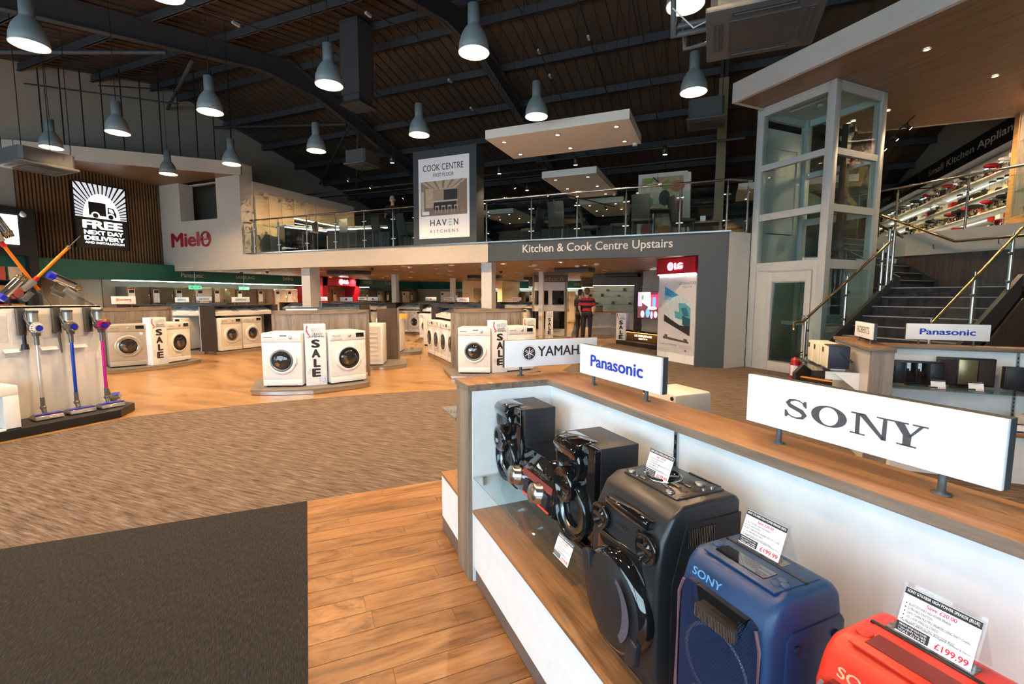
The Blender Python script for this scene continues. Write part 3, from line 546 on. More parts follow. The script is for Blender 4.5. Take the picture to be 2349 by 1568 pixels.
# ---- pendant lamps on a regular grid
PND = {}
PND['shade'] = MB().lathe([(.055, .62), (.082, .615), (.082, .36), (.086, .35), (.125, .30), (.17, .22), (.20, .12), (.21, .0), (.205, .0), (.195, .11), (.165, .21), (.118, .29), (.05, .34), (.0, .345)], seg=32, mi=0)
ms = PND['shade']; nseg = 32
for i in range(len(ms.f)):
    if i//nseg >= 8: ms.m[i] = 1
PSM = ms.mesh('shade', [PSHADE, PIN]); PBM = MB().ball((0, 0, .24), (.045, .045, .06), 12, 8).mesh('bulb', glow('pendant_bulb', (1, .72, .42), 12))
PRM = MB().lathe([(.205, .0), (.214, .0), (.214, .012), (.208, .012)], seg=32).mesh('rim', LGREY)
GX = [-13.85, -11.33, -8.5, -5.70, -3.13, -.42]; GYY = [.95, 3.55, 6.0, 8.48]
names = {}
for j, y in enumerate(GYY):
    for i, x in enumerate(GX):
        if (j == 3 and i == 0) is False and j < 2 and i == 0: continue
        lab = 'grey bell pendant lamp, %s from the left in the %s row' % (['first', 'second', 'third', 'fourth', 'fifth', 'sixth'][i], ['foremost', 'front', 'middle', 'rear'][j])
        o = thing('pendant_lamp', lab, 'pendant lamp', (x, y, 4.8), 0, 'grey bell pendant lamps'); link('shade', PSM, o); link('bulb', PBM, o); link('rim', PRM, o)
        MB().tube([(0, 0, .60), (.02, 0, .75), (0, 0, .95), (0, 0, roof_z(y)-4.8-.03)], .006, 6).build('cable', BLACK, o); MB().cyl((0, 0, .62), (0, 0, 1.0), .004, 6).build('suspension_wire', STEEL, o)
        lamp('POINT', 'pendant_light', (0, 0, .14), PENDANT_W, WARM, .05, parent=o)
# ---- ceiling cassettes and duct
def cassette(loc, label, rz=0, s=.96, h=.32, m=GREYM):
    o = thing('air_conditioner', label, 'air conditioner', loc, rz); a_ = s/2
    MB().prism([(-a_*.92, -a_*.8), (-a_*.8, -a_*.92), (a_*.8, -a_*.92), (a_*.92, -a_*.8), (a_*.92, a_*.8), (a_*.8, a_*.92), (-a_*.8, a_*.92), (-a_*.92, a_*.8)], .05, h).build('casing', m, o)
    box('face_panel', m, (-a_, a_, -a_, a_, 0, .05), o, .012); box('intake_grille', mat('grille_dark', (.06, .065, .07), .6, scale=160, var=.4), (-a_*.58, a_*.58, -a_*.58, a_*.58, -.012, 0), o)
    for k in range(4):
        T = Matrix.Rotation(R(90*k), 4, 'Z'); MB().box(-a_*.55, a_*.55, -a_*.86, -a_*.70, -.006, .004, T=T).build('louvre', DGREY, o); MB().box(-a_*.5, a_*.5, -a_*.80, -a_*.77, -.012, -.006, T=T).build('louvre_blade', m, o)
    for x, y in ((-.4, -.4), (.4, -.4), (.4, .4), (-.4, .4)): MB().cyl((x*s, y*s, h-.02), (x*s, y*s, roof_z(loc[1])-loc[2]-.3), .007, 6).build('drop_rod', BLACK, o)
    return o
a1 = cassette((.32, 5.22, 4.0), 'large grey ceiling cassette air conditioner with pipes near the stair canopy', h=.34)
for k, z in enumerate((.16, .24)): MB().tube([(-.42, .1, z), (-.75, .1, z), (-.80, .1, z-.02), (-.80, .0, z+.3), (-.80, -.02, 1.6)], .028, 8).build('refrigerant_pipe', GREYM, a1)
MB().tube([(-.45, .3, .12), (-.7, .3, .10), (-.72, .3, .4)], .022, 8).build('drain_pipe', GREYM, a1); MB().tube([(-.42, .0, .2), (-.6, -.05, .12), (-.8, -.04, .35)], .007, 6).build('cable', WPAINT, a1)
cassette((-12.8, 5.3, 4.06), 'grey ceiling cassette air conditioner hung in front of the slatted wall')
cassette((-.3, 11.9, 5.4), 'ceiling cassette air conditioner hung above the balcony', 0, .8, .45)
cassette((-9.9, 11.7, 5.4), 'small ceiling cassette air conditioner hung over the kitchen showroom', 0, .8, .4)
du = thing('air_duct', 'square grey ventilation duct dropping from the roof', 'duct', (-8.9, 10.4, 6.5)); MB().lathe([(.0, 0), (.49, 0), (.36, .1), (.36, .25), (.42, .25), (.42, 2.1)], seg=4, smooth=False, T=Matrix.Rotation(R(45), 4, 'Z')).build('duct', ROOFST, du)
# ---- floating ceiling panels upstairs
def raft(x0, x1, y0, y1, z, label, lights):
    o = thing('ceiling_raft', label, 'ceiling panel', ((x0+x1)/2, (y0+y1)/2, z)); hx, hy = (x1-x0)/2, (y1-y0)/2
    box('panel', mat('raft_white', (.72, .67, .60), .6), (-hx, hx, -hy, hy, 0, .18), o)
    for x, y in ((-hx*.8, -hy*.8), (hx*.8, -hy*.8), (hx*.8, hy*.8), (-hx*.8, hy*.8)): MB().cyl((x, y, .17), (x, y, roof_z((y0+y1)/2+y)-z-.05), .006, 5).build('suspension_wire', BLACK, o)
    for x, y in lights: downlight(((x0+x1)/2+x*hx, (y0+y1)/2+y*hy, z), 'small round spotlight set into '+label, 'spotlights in the ceiling rafts', 30 if x*y > 0 else 0, 1.9)
    MB().cyl((hx*.92, hy*.9, 0), (hx*.92, hy*.9, -.05), .05, 12).build('smoke_sensor', WPAINT, o)
L6 = ((-.8, -.6), (0, -.6), (.8, -.6), (-.8, .6), (0, .6), (.8, .6)); L6b = ((-.6, -.8), (.6, -.8), (-.6, 0), (.6, 0), (-.6, .8), (.6, .8))
raft(-4.55, -1.56, 9.22, 10.78, 4.8, 'long white ceiling raft in front of the balcony', L6); raft(-4.55, -3.0, 12.8, 15.75, 4.8, 'white ceiling raft over the dining tables', L6b)
raft(-4.57, -3.0, 16.9, 19.75, 4.8, 'white ceiling raft deep in the upper floor', L6b); raft(-8.9, -7.4, 17.5, 20.2, 4.8, 'white ceiling raft over the kitchen worktop', L6b)
raft(.55, 3.4, 15.2, 17.0, 4.55, 'white ceiling raft seen through the lift glass', L6); raft(1.2, 4.4, 19.0, 21.0, 4.3, 'white ceiling raft at the back beyond the lift', L6)
# ---- small black pendant spots and track lights upstairs
SPM = MB().lathe([(.05, 0), (.055, .0), (.055, .16), (.03, .2), (.0, .2)], seg=14).mesh('spot_body', BLACK); SPE = MB().lathe([(.05, .01), (0, .01)], seg=14).mesh('spot_lamp', LAMPW)
for i, (x, y) in enumerate(((-5.13, 11.19), (-3.12, 11.15), (-1.09, 11.1), (-5.15, 13.2), (-5.19, 15.3), (-7.04, 9.34), (-2.2, 14.8), (-7.2, 14.5), (2.2, 14.5), (-1.0, 18))):
    o = thing('spot_pendant', 'black cylinder pendant spot '+['over the advert side of the long raft', 'behind the long raft', 'before the ceiling cassette', 'over the first round table', 'beyond the first round table', 'in front of the advert tower', 'before the food poster', 'near the kitchen desk', 'beyond the lift', 'deep in the showroom'][i], 'pendant spot', (x, y, 4.6), 0, 'black pendant spots'); link('spot_body', SPM, o); link('spot_lamp', SPE, o)
    MB().cyl((0, 0, .2), (0, 0, roof_z(y)-4.62), .004, 5).build('cable', BLACK, o); lamp('SPOT', 'spot_beam', (0, 0, -.02), 60, WARM, .04, parent=o, cone=1.9, blend=.7)
def track(p, q, heads, label, e=40, aim=None):
    o = thing('track_light', label, 'track light', p); d = Vector(q)-Vector(p); MB().cyl((0, 0, 0), tuple(d), .018, 6).build('track', BLACK, o)
    for t in (.1, .9): v = d*t; MB().cyl(tuple(v), (v.x, v.y, roof_z(p[1]+v.y)-p[2]-.05), .005, 5).build('suspension_wire', BLACK, o)
    for t in heads:
        v = d*t; ax = Vector(aim or (-.5, -.2, -.8)).normalized(); c = v+Vector((0, 0, -.1)); MB().cyl(tuple(v), tuple(c), .01, 6).cyl(tuple(c-ax*.06), tuple(c+ax*.07), .035, 10).build('track_head', BLACK, o)
        MB().cyl(tuple(c+ax*.07), tuple(c+ax*.075), .03, 10).build('head_lamp', LAMPW, o)
        if e: lamp('SPOT', 'track_beam', tuple(c+ax*.09), e, WARM, .03, rot=ax.to_track_quat('-Z', 'Y').to_euler(), parent=o, cone=1.5, blend=.7)
track((-9.9, 10.95, 5.0), (-9.9, 18, 5.0), (.02, .16, .4, .7), 'black track light with bright heads along the kitchen showroom', 160, (-.8, .1, -.6))
track((-5.6, 12.2, 4.75), (-3.4, 17.5, 4.75), (.1, .35, .6, .9), 'black track light over the dining furniture', 30, (.3, .6, -.7))
track((3.7, 12.6, 5.25), (3.7, 24, 5.25), (.03, .1, .17, .24, .36, .5, .66, .82), 'black track light facing the small appliance wall', 110, (.75, .1, -.62))
track((-1.6, 13.5, 4.7), (-1.0, 18, 4.7), (.2, .6), 'black track light near the food poster', 30, (.2, .6, -.7))
# ================================================================== the front counter (local x along it, y to its back)
SK = mat('brown_kick', (.16, .125, .115), .35, .3)
sc_ = thing('sales_counter', 'white and oak L-shaped audio display counter in front', 'counter'); place(sc_)
def cb(n, m, b, p=sc_, bevel=0): return box(n, m, b, p, bevel)
XE = 4.2
cb('plinth_kick', SK, (.03, XE, .008, .42, .012, .095)); cb('plinth_front', WHITE, (.012, XE, 0, .02, .095, .384)); cb('plinth_shelf', OAK, (.012, XE, -.004, .449, .384, .40), bevel=.002)
cb('back_panel', WHITE, (.0, .962, .449, .47, .40, 1.022)); cb('back_panel', WHITE, (.968, 2.2, .449, .47, .40, 1.022)); cb('back_panel', WHITE, (2.206, XE, .449, .47, .40, 1.022))
for x in (.965, 2.203):
    cb('slotted_upright', ALU, (x-.008, x+.008, .440, .452, .40, 1.022))
    for k in range(18): cb('slot', BLACK, (x-.003, x+.003, .4375, .4405, .43+.033*k, .448+.033*k))
cb('ledge', OAK, (0, XE, .432, .66, 1.024, 1.055), bevel=.0025); cb('ledge_edge', OAKEDGE, (0.002, XE, .4315, .4335, 1.024, 1.053))
cb('return_panel', WHITE, (-.008, 0.012, .0, .449, .0, 1.022)); cb('return_core', WHITE, (-.19, -.008, .004, .449, .012, 1.02)); 
cb('return_ledge', OAK, (-.225, .006, -.022, .66, 1.0235, 1.0545), bevel=.0025); cb('ledge_edge', OAKEDGE, (.005, .008, -.02, .432, 1.024, 1.053)); cb('ledge_edge', OAKEDGE, (-.223, .004, -.0235, -.0215, 1.024, 1.053))
cb('end_panel', OAKV, (-.2, .0, -.020, .002, .010, 1.024), bevel=.002); cb('far_panel', WHITE, (-.21, -.19, .0, .64, .4, 1.02))
# far side plinth and rear side plinth
cb('plinth_kick', SK, (-.6, -.21, .0, .6, .012, .12)); cb('plinth_front', WHITE, (-.56, -.2, -.012, .008, .12, .386)); cb('plinth_shelf', OAK, (-.56, -.2, -.016, .66, .386, .405))
cb('rear_panel', WHITE, (-.2, XE, .63, .648, .4, 1.022)); cb('rear_plinth', WHITE, (-.2, XE, .64, 1.08, .01, .386)); cb('rear_shelf', OAK, (-.2, XE, .64, 1.09, .386, .405))
cb('glass_shelf', GLASSG, (.008, 1.0, .0, .446, .570, .578), bevel=.0015); cb('glass_shelf', GLASSG, (-.60, -.2, .0, .5, .80, .808))
for y in (.06, .38): cb('shelf_bracket', ALU, (.012, .03, y-.01, y+.01, .53, .57))
# ---- signs that stand on the ledges
def sign(loc, rz, label, w_=.612, h=.15, lift=.05, edge=DGREY):
    o = thing('brand_sign', label, 'sign', loc, rz); box('board', PAPER, (-w_/2, w_/2, -.012, .0, lift, lift+h), o, .001); box('board_edge', edge, (-w_/2-.001, w_/2+.001, 0, .024, lift-.001, lift+h+.001), o)
    for x in (-w_*.33, w_*.33): MB().lathe([(.019, 0), (.019, .004), (.008, .005), (.008, lift)], (x, .006, 0), seg=14).build('post', GREYM, o)
    return o
def csign(x, y, z=1.055): return W(-x, y, z)
ss = sign(csign(1.475, .552), ROTC, 'white sign board with wide dark serif letters on oak ledge')
ps = sign(csign(.448, .56), ROTC, 'white sign with bold blue lettering on oak ledge, beside the corner'); text('Panasonic', BLUEINK, ps, -.205, .198, .098, .157, -.0128, bold=.03)
rect_y = Matrix.Identity(4)
ys_ = sign(W(.157, .545, 1.055), ROTC+R(90), 'white sign with round tuning fork emblem on the counter corner', .60)
text('YAMAHA', DBROWN, ys_, -.100, .232, .105, .163, -.0128, bold=.02)
em = []; c_ = (-.153, .127)
b = MB()
def ring(r0, r1, n=32): return [[(c_[0]+r*math.cos(2*math.pi*k/n), -.0128, c_[1]+r*math.sin(2*math.pi*k/n)) for k in range(n)] for r in (r0, r1)]
for r0, r1 in ((.0425, .0437), (0, .0375)):
    A_, B_ = ring(max(r0, 1e-4), r1); n = len(A_); b.add(A_+B_, [(i, (i+1) % n, n+(i+1) % n, n+i) for i in range(n)])
b.build('emblem', DBROWN, ys_)
sh = []
for k in range(3):
    t = R(90+120*k); d = (math.cos(t), math.sin(t)); p_ = (-d[1], d[0])
    def Q(u, v): return (c_[0]+d[0]*u+p_[0]*v, c_[1]+d[1]*u+p_[1]*v)
    sh.append(([Q(-.002, -.003), Q(.026, -.002), Q(.034, 0), Q(.026, .002), Q(-.002, .003)], 0))
    t2 = R(90+60+120*k); d = (math.cos(t2), math.sin(t2)); p_ = (-d[1], d[0])
    for s_ in (-1, 1): sh.append(([Q(.006, s_*.0025), Q(.030, s_*.0025), Q(.030, s_*.0055), Q(.006, s_*.0055)], 0))
art('emblem_forks', sh, WHITEINK, ys_, -.0130, .00002)
# serif lettering of the largest sign: drawn letter by letter
def stroke(pts):
    L_, R_ = [], []
    for i, (x, z, w_) in enumerate(pts):
        a_ = pts[max(i-1, 0)]; c = pts[min(i+1, len(pts)-1)]; dx, dz = c[0]-a_[0], c[1]-a_[1]; d = math.hypot(dx, dz) or 1
        L_.append((x-dz/d*w_/2, z+dx/d*w_/2)); R_.append((x+dz/d*w_/2, z-dx/d*w_/2))
    return L_, R_
def serif_word(parent, x0, x1, z0, z1, y, m):
    sp = [(.80, .70, .05), (.74, .86, .05), (.60, .955, .06), (.42, .965, .075), (.22, .90, .13), (.13, .76, .19), (.24, .62, .20), (.46, .53, .20), (.70, .43, .21), (.83, .26, .20), (.74, .10, .13), (.52, .035, .07), (.34, .05, .06), (.18, .14, .055), (.09, .30, .05)]
    b = MB(); tot = 4.72; X = lambda x: x0+(x1-x0)*x/tot; Z = lambda z: z0+(z1-z0)*z
    L_, R_ = stroke(sp); n = len(sp)
    b.add([(X(p[0]), y, Z(p[1])) for p in L_+R_], [(i, i+1, n+i+1, n+i) for i in range(n-1)])
    def poly(P): b.add([(X(p[0]), y-.0001, Z(p[1])) for p in P], [tuple(range(len(P)))])
    poly([(.83, .64), (.90, .64), (.88, .97), (.80, .97), (.74, .88)]); poly([(.02, .36), (.10, .36), (.17, .10), (.11, 0), (.03, 0)])
    n = 40; ox, rx, ix = 1.72, .64, .34
    o_ = [(ox+rx*math.cos(2*math.pi*i/n), .5+.51*math.sin(2*math.pi*i/n)) for i in range(n)]; i_ = [(ox+ix*math.cos(2*math.pi*i/n), .5+.445*math.sin(2*math.pi*i/n)) for i in range(n)]
    b.add([(X(p[0]), y, Z(p[1])) for p in o_+i_], [(i, (i+1) % n, n+(i+1) % n, n+i) for i in range(n)])
    N = 2.48
    for P in ([(N, .93), (N+.42, .93), (N+.42, 1), (N, 1)], [(N+.16, .0), (N+.30, .0), (N+.30, .95), (N+.16, .95)], [(N, 0), (N+.48, 0), (N+.48, .065), (N, .065)], [(N+.20, 1), (N+.46, 1), (N+1.12, .0), (N+.98, .0)], [(N+.98, .0), (N+1.12, 0), (N+1.12, .95), (N+1.0, .95)], [(N+.80, .935), (N+1.28, .935), (N+1.28, 1), (N+.80, 1)]): poly(P)
    Y = 3.70
    for P in ([(Y-.02, .935), (Y+.50, .935), (Y+.50, 1), (Y-.02, 1)], [(Y+.10, .95), (Y+.38, .95), (Y+.60, .45), (Y+.36, .45)], [(Y+.36, .02), (Y+.58, .02), (Y+.60, .47), (Y+.36, .47)], [(Y+.20, 0), (Y+.74, 0), (Y+.74, .065), (Y+.20, .065)], [(Y+.50, .42), (Y+.58, .42), (Y+.90, .95), (Y+.79, .95)], [(Y+.60, .935), (Y+1.02, .935), (Y+1.02, 1), (Y+.60, 1)]): poly(P)
    return b.build('lettering', m, parent)
serif_word(ss, -.176, .177, .094, .150, -.0128, SONYINK)
# ---- price tickets in clear holders
def ticket(loc, rz, label, price, title, body=True, w_=.102, h=.078, group='price tickets on the audio counter', small=False):
    o = thing('price_ticket', label, 'price ticket', loc, rz); T = Matrix.Rotation(R(-20), 4, 'X')
    MB().box(-w_/2-.004, w_/2+.004, -.0015, .0015, 0, h+.012, T=T).build('holder_front', ACRYL, o); MB().box(-w_/2-.004, w_/2+.004, -.0015, .0015, -.002, h+.008, T=Matrix.Translation((0, .055, 0)) @ Matrix.Rotation(R(22), 4, 'X')).build('holder_back', ACRYL, o)
    MB().box(-w_/2, w_/2, -.0025, -.0017, .004, h+.004, T=T).build('card', PAPER, o)
    art('header_bar', [(rect(-w_/2, w_/2, h-.008, h+.003), 0)], INK, o, -.0026, .0001, T=T); art('cover_offer', [(rect(-w_/2, -.004, .006, .022), 0)], INK, o, -.0026, .0001, T=T)
    if title: text(title, WHITEINK, o, -w_/2+.003, w_/2-.003, h-.0055, h+.0008, -.0030, T=T, bold=.01)
    text(price, REDINK, o, .004, w_/2-.004, .008, .018, -.0030, T=T, bold=.02)
    text('Save £20.00', REDINK, o, -.018, .022, h-.0165, h-.0105, -.0030, T=T, bold=.01)
    if body:
        for k, s_ in enumerate(('BLUETOOTH/NFC HIGH POWER SPEAKER', 'EXTRA BASS FUNCTION', 'DAISY CHAIN MULTIPLE SPEAKERS USING PARTY CHAIN', 'USE 2 FOR WIRELESS STEREO', 'LED LIGHT SHOW IN SYNC WITH YOUR MUSIC')):
            z = h-.0245-k*.0068; text(s_, INK, o, -w_/2+.010, -w_/2+.010+.0021*len(s_)*.85, z, z+.0042, -.0030, T=T); art('bullet', [(disc(-w_/2+.006, z+.002, .0011, n=8), 0)], INK, o, -.0029, .0001, T=T)
        text('Free Delivery and Installation throughout Cornwall & Devon', INK, o, -w_/2+.003, w_/2-.004, .0235, .0275, -.0030, T=T)
        for k, s_ in enumerate(('PREMIUM AFTER SALES COVER', '3 Years £40.00 5 Years £60.00', 'WAS: £219.99')): text(s_, WHITEINK, o, -w_/2+.004, -.008, .0168-k*.0048, .0200-k*.0048, -.0030, T=T)
    return o
ticket(W(-1.146, .195, .952), ROTC, 'price ticket on top of the dark tower speaker', '£179.99', 'SONY HIGH POWER AUDIO SYSTEM')
ticket(W(-1.525, .165, .922), ROTC, 'price ticket on top of the blue speaker', '£199.99', 'SONY GTKXB5R HIGH POWER SPEAKER (RED)')
ticket(W(-1.848, .165, .922), ROTC, 'price ticket on top of the red speaker', '£199.99', 'SONY GTKXB5R HIGH POWER SPEAKER (BLUE)')
ticket(W(-.868, .028, .578), ROTC, 'price ticket on the glass shelf in front of the mini hi-fi', '£279.99', 'PANASONIC MINI HI-FI SYSTEM')
# ---- mini hi-fi on the glass shelf
def hifi_speaker(x, label):
    o = thing('hifi_speaker', label, 'loudspeaker', W(-x, .15, .578), ROTC, 'pair of black hi-fi speakers'); H = .387
    box('cabinet', BSATIN, (-.125, .125, .03, .195, .012, H), o, .002); box('baffle', BGLOSS, (-.128, .128, .004, .032, .006, H-.002), o, .004)
    # bulging gloss cowl that carries three drivers
    T = Matrix.Translation((-.02, 0, 0))
    MB().prism([(.02, .30), (-.03, .33), (-.04, .36), (-.02, .385), (.02, .392), (.07, .39), (.07, .37)], -.085, .075, 'x', T=T).build('top_cowl', BGLOSS, o, .006)
    MB().lathe([(.084, 0), (.086, .026), (.080, .036), (.068, .030), (.026, .006), (.018, .012), (0, .016)], (-.02, .01, .305), 'y', 28).build('tweeter_horn', BGLOSS, o)
    MB().lathe([(.066, 0), (.067, .046), (.061, .056), (.052, .050), (.02, .026), (.014, .032), (0, .036)], (-.025, .01, .215), 'y', 28).build('mid_horn', BGLOSS, o)
    wf_ = MB().lathe([(.114, 0), (.117, .024), (.110, .036), (.100, .030), (.098, .010)], (-.005, .01, .118), 'y', 36).build('woofer_ring', mat('gunmetal_ring', (.05, .055, .06), .12, .8, var=0), o)
    MB().lathe([(.098, .012), (.05, -.004), (.03, .004), (0, .012)], (-.005, .005, .118), 'y', 28).build('woofer_cone', BLACK, wf_)
    MB().lathe([(.09, .016), (.072, .026), (.066, .012)], (-.005, .006, .118), 'y', 28).build('woofer_surround', DSTEEL, wf_)
    MB().prism([(-.12, .0), (.12, 0), (.10, .03), (-.10, .03)], -.012, .006, 'y').build('base_foot', BGLOSS, o, .003)
    for x_, z in ((-.115, .02), (.115, .02), (.115, H-.02), (-.115, H-.02)): MB().cyl((x_, .005, z), (x_, -.001, z), .006, 8).build('screw_cap', BLACK, o)
    return o
hifi_speaker(.127, 'gloss black hi-fi speaker on glass shelf, next to the end panel'); hifi_speaker(.757, 'gloss black hi-fi speaker on glass shelf, next to the dark tower')
hu = thing('hifi_unit', 'gloss black hi-fi main unit with two silver dials between its speakers', 'hi-fi', W(-.443, .12, .578), ROTC)
MB().prism([(0.05, .0), (.0, .03), (.02, .12), (.07, .215), (.26, .222), (.26, .0)], -.185, .185, 'x').build('casing', BGLOSS, hu, .006)
TF = Matrix.Translation((0, .012, .085)) @ Matrix.Rotation(R(-12), 4, 'X')
for x in (-.165, .06): MB().lathe([(.047, 0), (.047, .008), (.042, .012), (.042, .036), (.038, .04), (.0, .04)], (x, 0, 0), 'y', 32, T=TF).build('volume_dial', STEEL, hu)
MB().box(-.11, .16, -.006, .0, .028, .055, T=TF).build('display_window', glow('hifi_display', (.25, .02, .01), .4), hu)
for k in range(7): MB().box(-.12+.035*k, -.095+.035*k, -.006, .004, .075, .085, T=TF).build('button', DSTEEL, hu)
for x in (-.05, .13): MB().box(x-.02, x+.02, -.012, .0, -.035, .02, T=TF).build('usb_flap', BSATIN, hu)
MB().box(-.09, .16, -.004, .0, -.05, -.045, T=TF).build('led_line', glow('red_line', (.6, .03, .02), 1.0), hu)
# ---- dark tower speaker
tw_ = thing('tower_speaker', 'charcoal tower party speaker with round grille on oak shelf', 'loudspeaker', W(-1.172, .06, .40), ROTC)
CH = mat('charcoal_metallic', (.040, .042, .047), .36, .55, scale=300, var=.15); hw = .152
prof = [(.03, .0), (.0, .08), (-.004, .36), (.012, .46), (.045, .525), (.085, .548), (.27, .55), (.29, .535), (.29, .0)]
MB().prism(prof, -hw, hw, 'x').build('body', CH, tw_, .022, 4, 30)
for sx in (-1, 1): MB().prism([(.05, .01), (.045, .34), (.09, .50), (.286, .50), (.286, .01)], sx*(hw-.001), sx*(hw+.004), 'x').build('side_panel', BSATIN, tw_)
sv = MB()
for k in range(16): sv.box(hw+.003, hw+.007, .092+.006*k, .095+.006*k, .435, .485)
sv.build('side_vent', DSTEEL, tw_)
top = box('control_panel', mat('panel_black', (.03, .031, .034), .3, .4), (-.115, .115, .088, .265, .547, .554), tw_, .004)
MB().lathe([(.052, .554), (.052, .560), (.046, .562), (.044, .558), (0, .558)], (-.03, .17, 0), seg=36).build('jog_dial', BGLOSS, top); MB().lathe([(.055, .554), (.055, .5575), (.053, .5575)], (-.03, .17, 0), seg=36).build('dial_ring', CHROME, top)
for x, y, r in ((-.1, .105, .012), (-.065, .10, .006), (.07, .105, .013), (.062, .225, .016), (.1, .2, .006), (.09, .245, .007), (.1, .23, .006)): MB().lathe([(r, .554), (r, .558), (r*.7, .559), (0, .559)], (x, y, 0), seg=16).build('knob', DSTEEL, top)
for x, y in ((.03, .125), (.05, .15), (.035, .15), (.03, .18), (.06, .18), (.045, .12), (-.04, .10)): box('button', DSTEEL, (x-.010, x+.010, y-.004, y+.004, .554, .557), top)
box('display_window', BGLOSS, (-.02, .10, .262, .268, .548, .556), tw_)
FT = Matrix.Rotation(R(-2), 4, 'X')
box('disc_slot', BGLOSS, (-.085, .105, -.004, .03, .475, .5), tw_, .006); MB().cyl((.075, -.001, .46), (.075, -.008, .46), .007, 10).cyl((.098, -.001, .46), (.098, -.008, .46), .007, 10).build('socket', BLACK, tw_)
text('SONY', mat('embossed_grey', (.13, .13, .14), .3, .8), tw_, -.033, .033, .43, .442, -.006, bold=.01)
for x, z in ((-.105, .43), (.108, .43)):
    t_ = MB().lathe([(.040, 0), (.042, .010), (.036, .012), (.028, -.004), (.012, .006), (0, .012)], (x, .0, z), 'y', 26).build('tweeter', BGLOSS, tw_); MB().box(x-.03, x+.03, -.012, -.004, z-.005, z+.005).build('tweeter_bar', DSTEEL, t_)
MB().prism([(-.10, .39), (.085, .39), (.11, .33), (.11, .26), (-.11, .26), (-.115, .36)], -.007, .02, 'y').build('handle_recess', BGLOSS, tw_, .004)
wg = MB().lathe([(.145, -.02), (.147, .012), (.138, .03), (.128, .034)], (.0, -.005, .225), 'y', 44).build('woofer_bezel', BGLOSS, tw_)
GRL = mat('fine_grille', (.03, .03, .033), .5, .3, scale=500, var=.6); MB().lathe([(.129, .033), (.10, .045), (.06, .052), (0, .054)], (0, -.005, .225), 'y', 36).build('woofer_grille', GRL, wg)
art('blue_lit_crescent', [([(.02+.095*math.cos(R(t)), .235+.10*math.sin(R(t))) for t in range(-50, 75, 6)]+[(.035+.05*math.cos(R(t)), .235+.085*math.sin(R(t))) for t in range(72, -52, -6)], 0)], mat('blue_light_tint', (.20, .24, .36), .3, .7, scale=400, var=.5), wg, -.0605)  # crescent of blue light on the cone, put into the colour
for sx, z in ((-1, .285), (1, .145)): MB().prism([(sx*.085, z-.045), (sx*.128, z-.03), (sx*.135, z+.035), (sx*.098, z+.045)][::sx], -.052, -.03, 'y').build('woofer_wing', BSATIN, wg, .004)
box('foot', BLACK, (-.12, .12, .03, .27, -.0, .004), tw_)
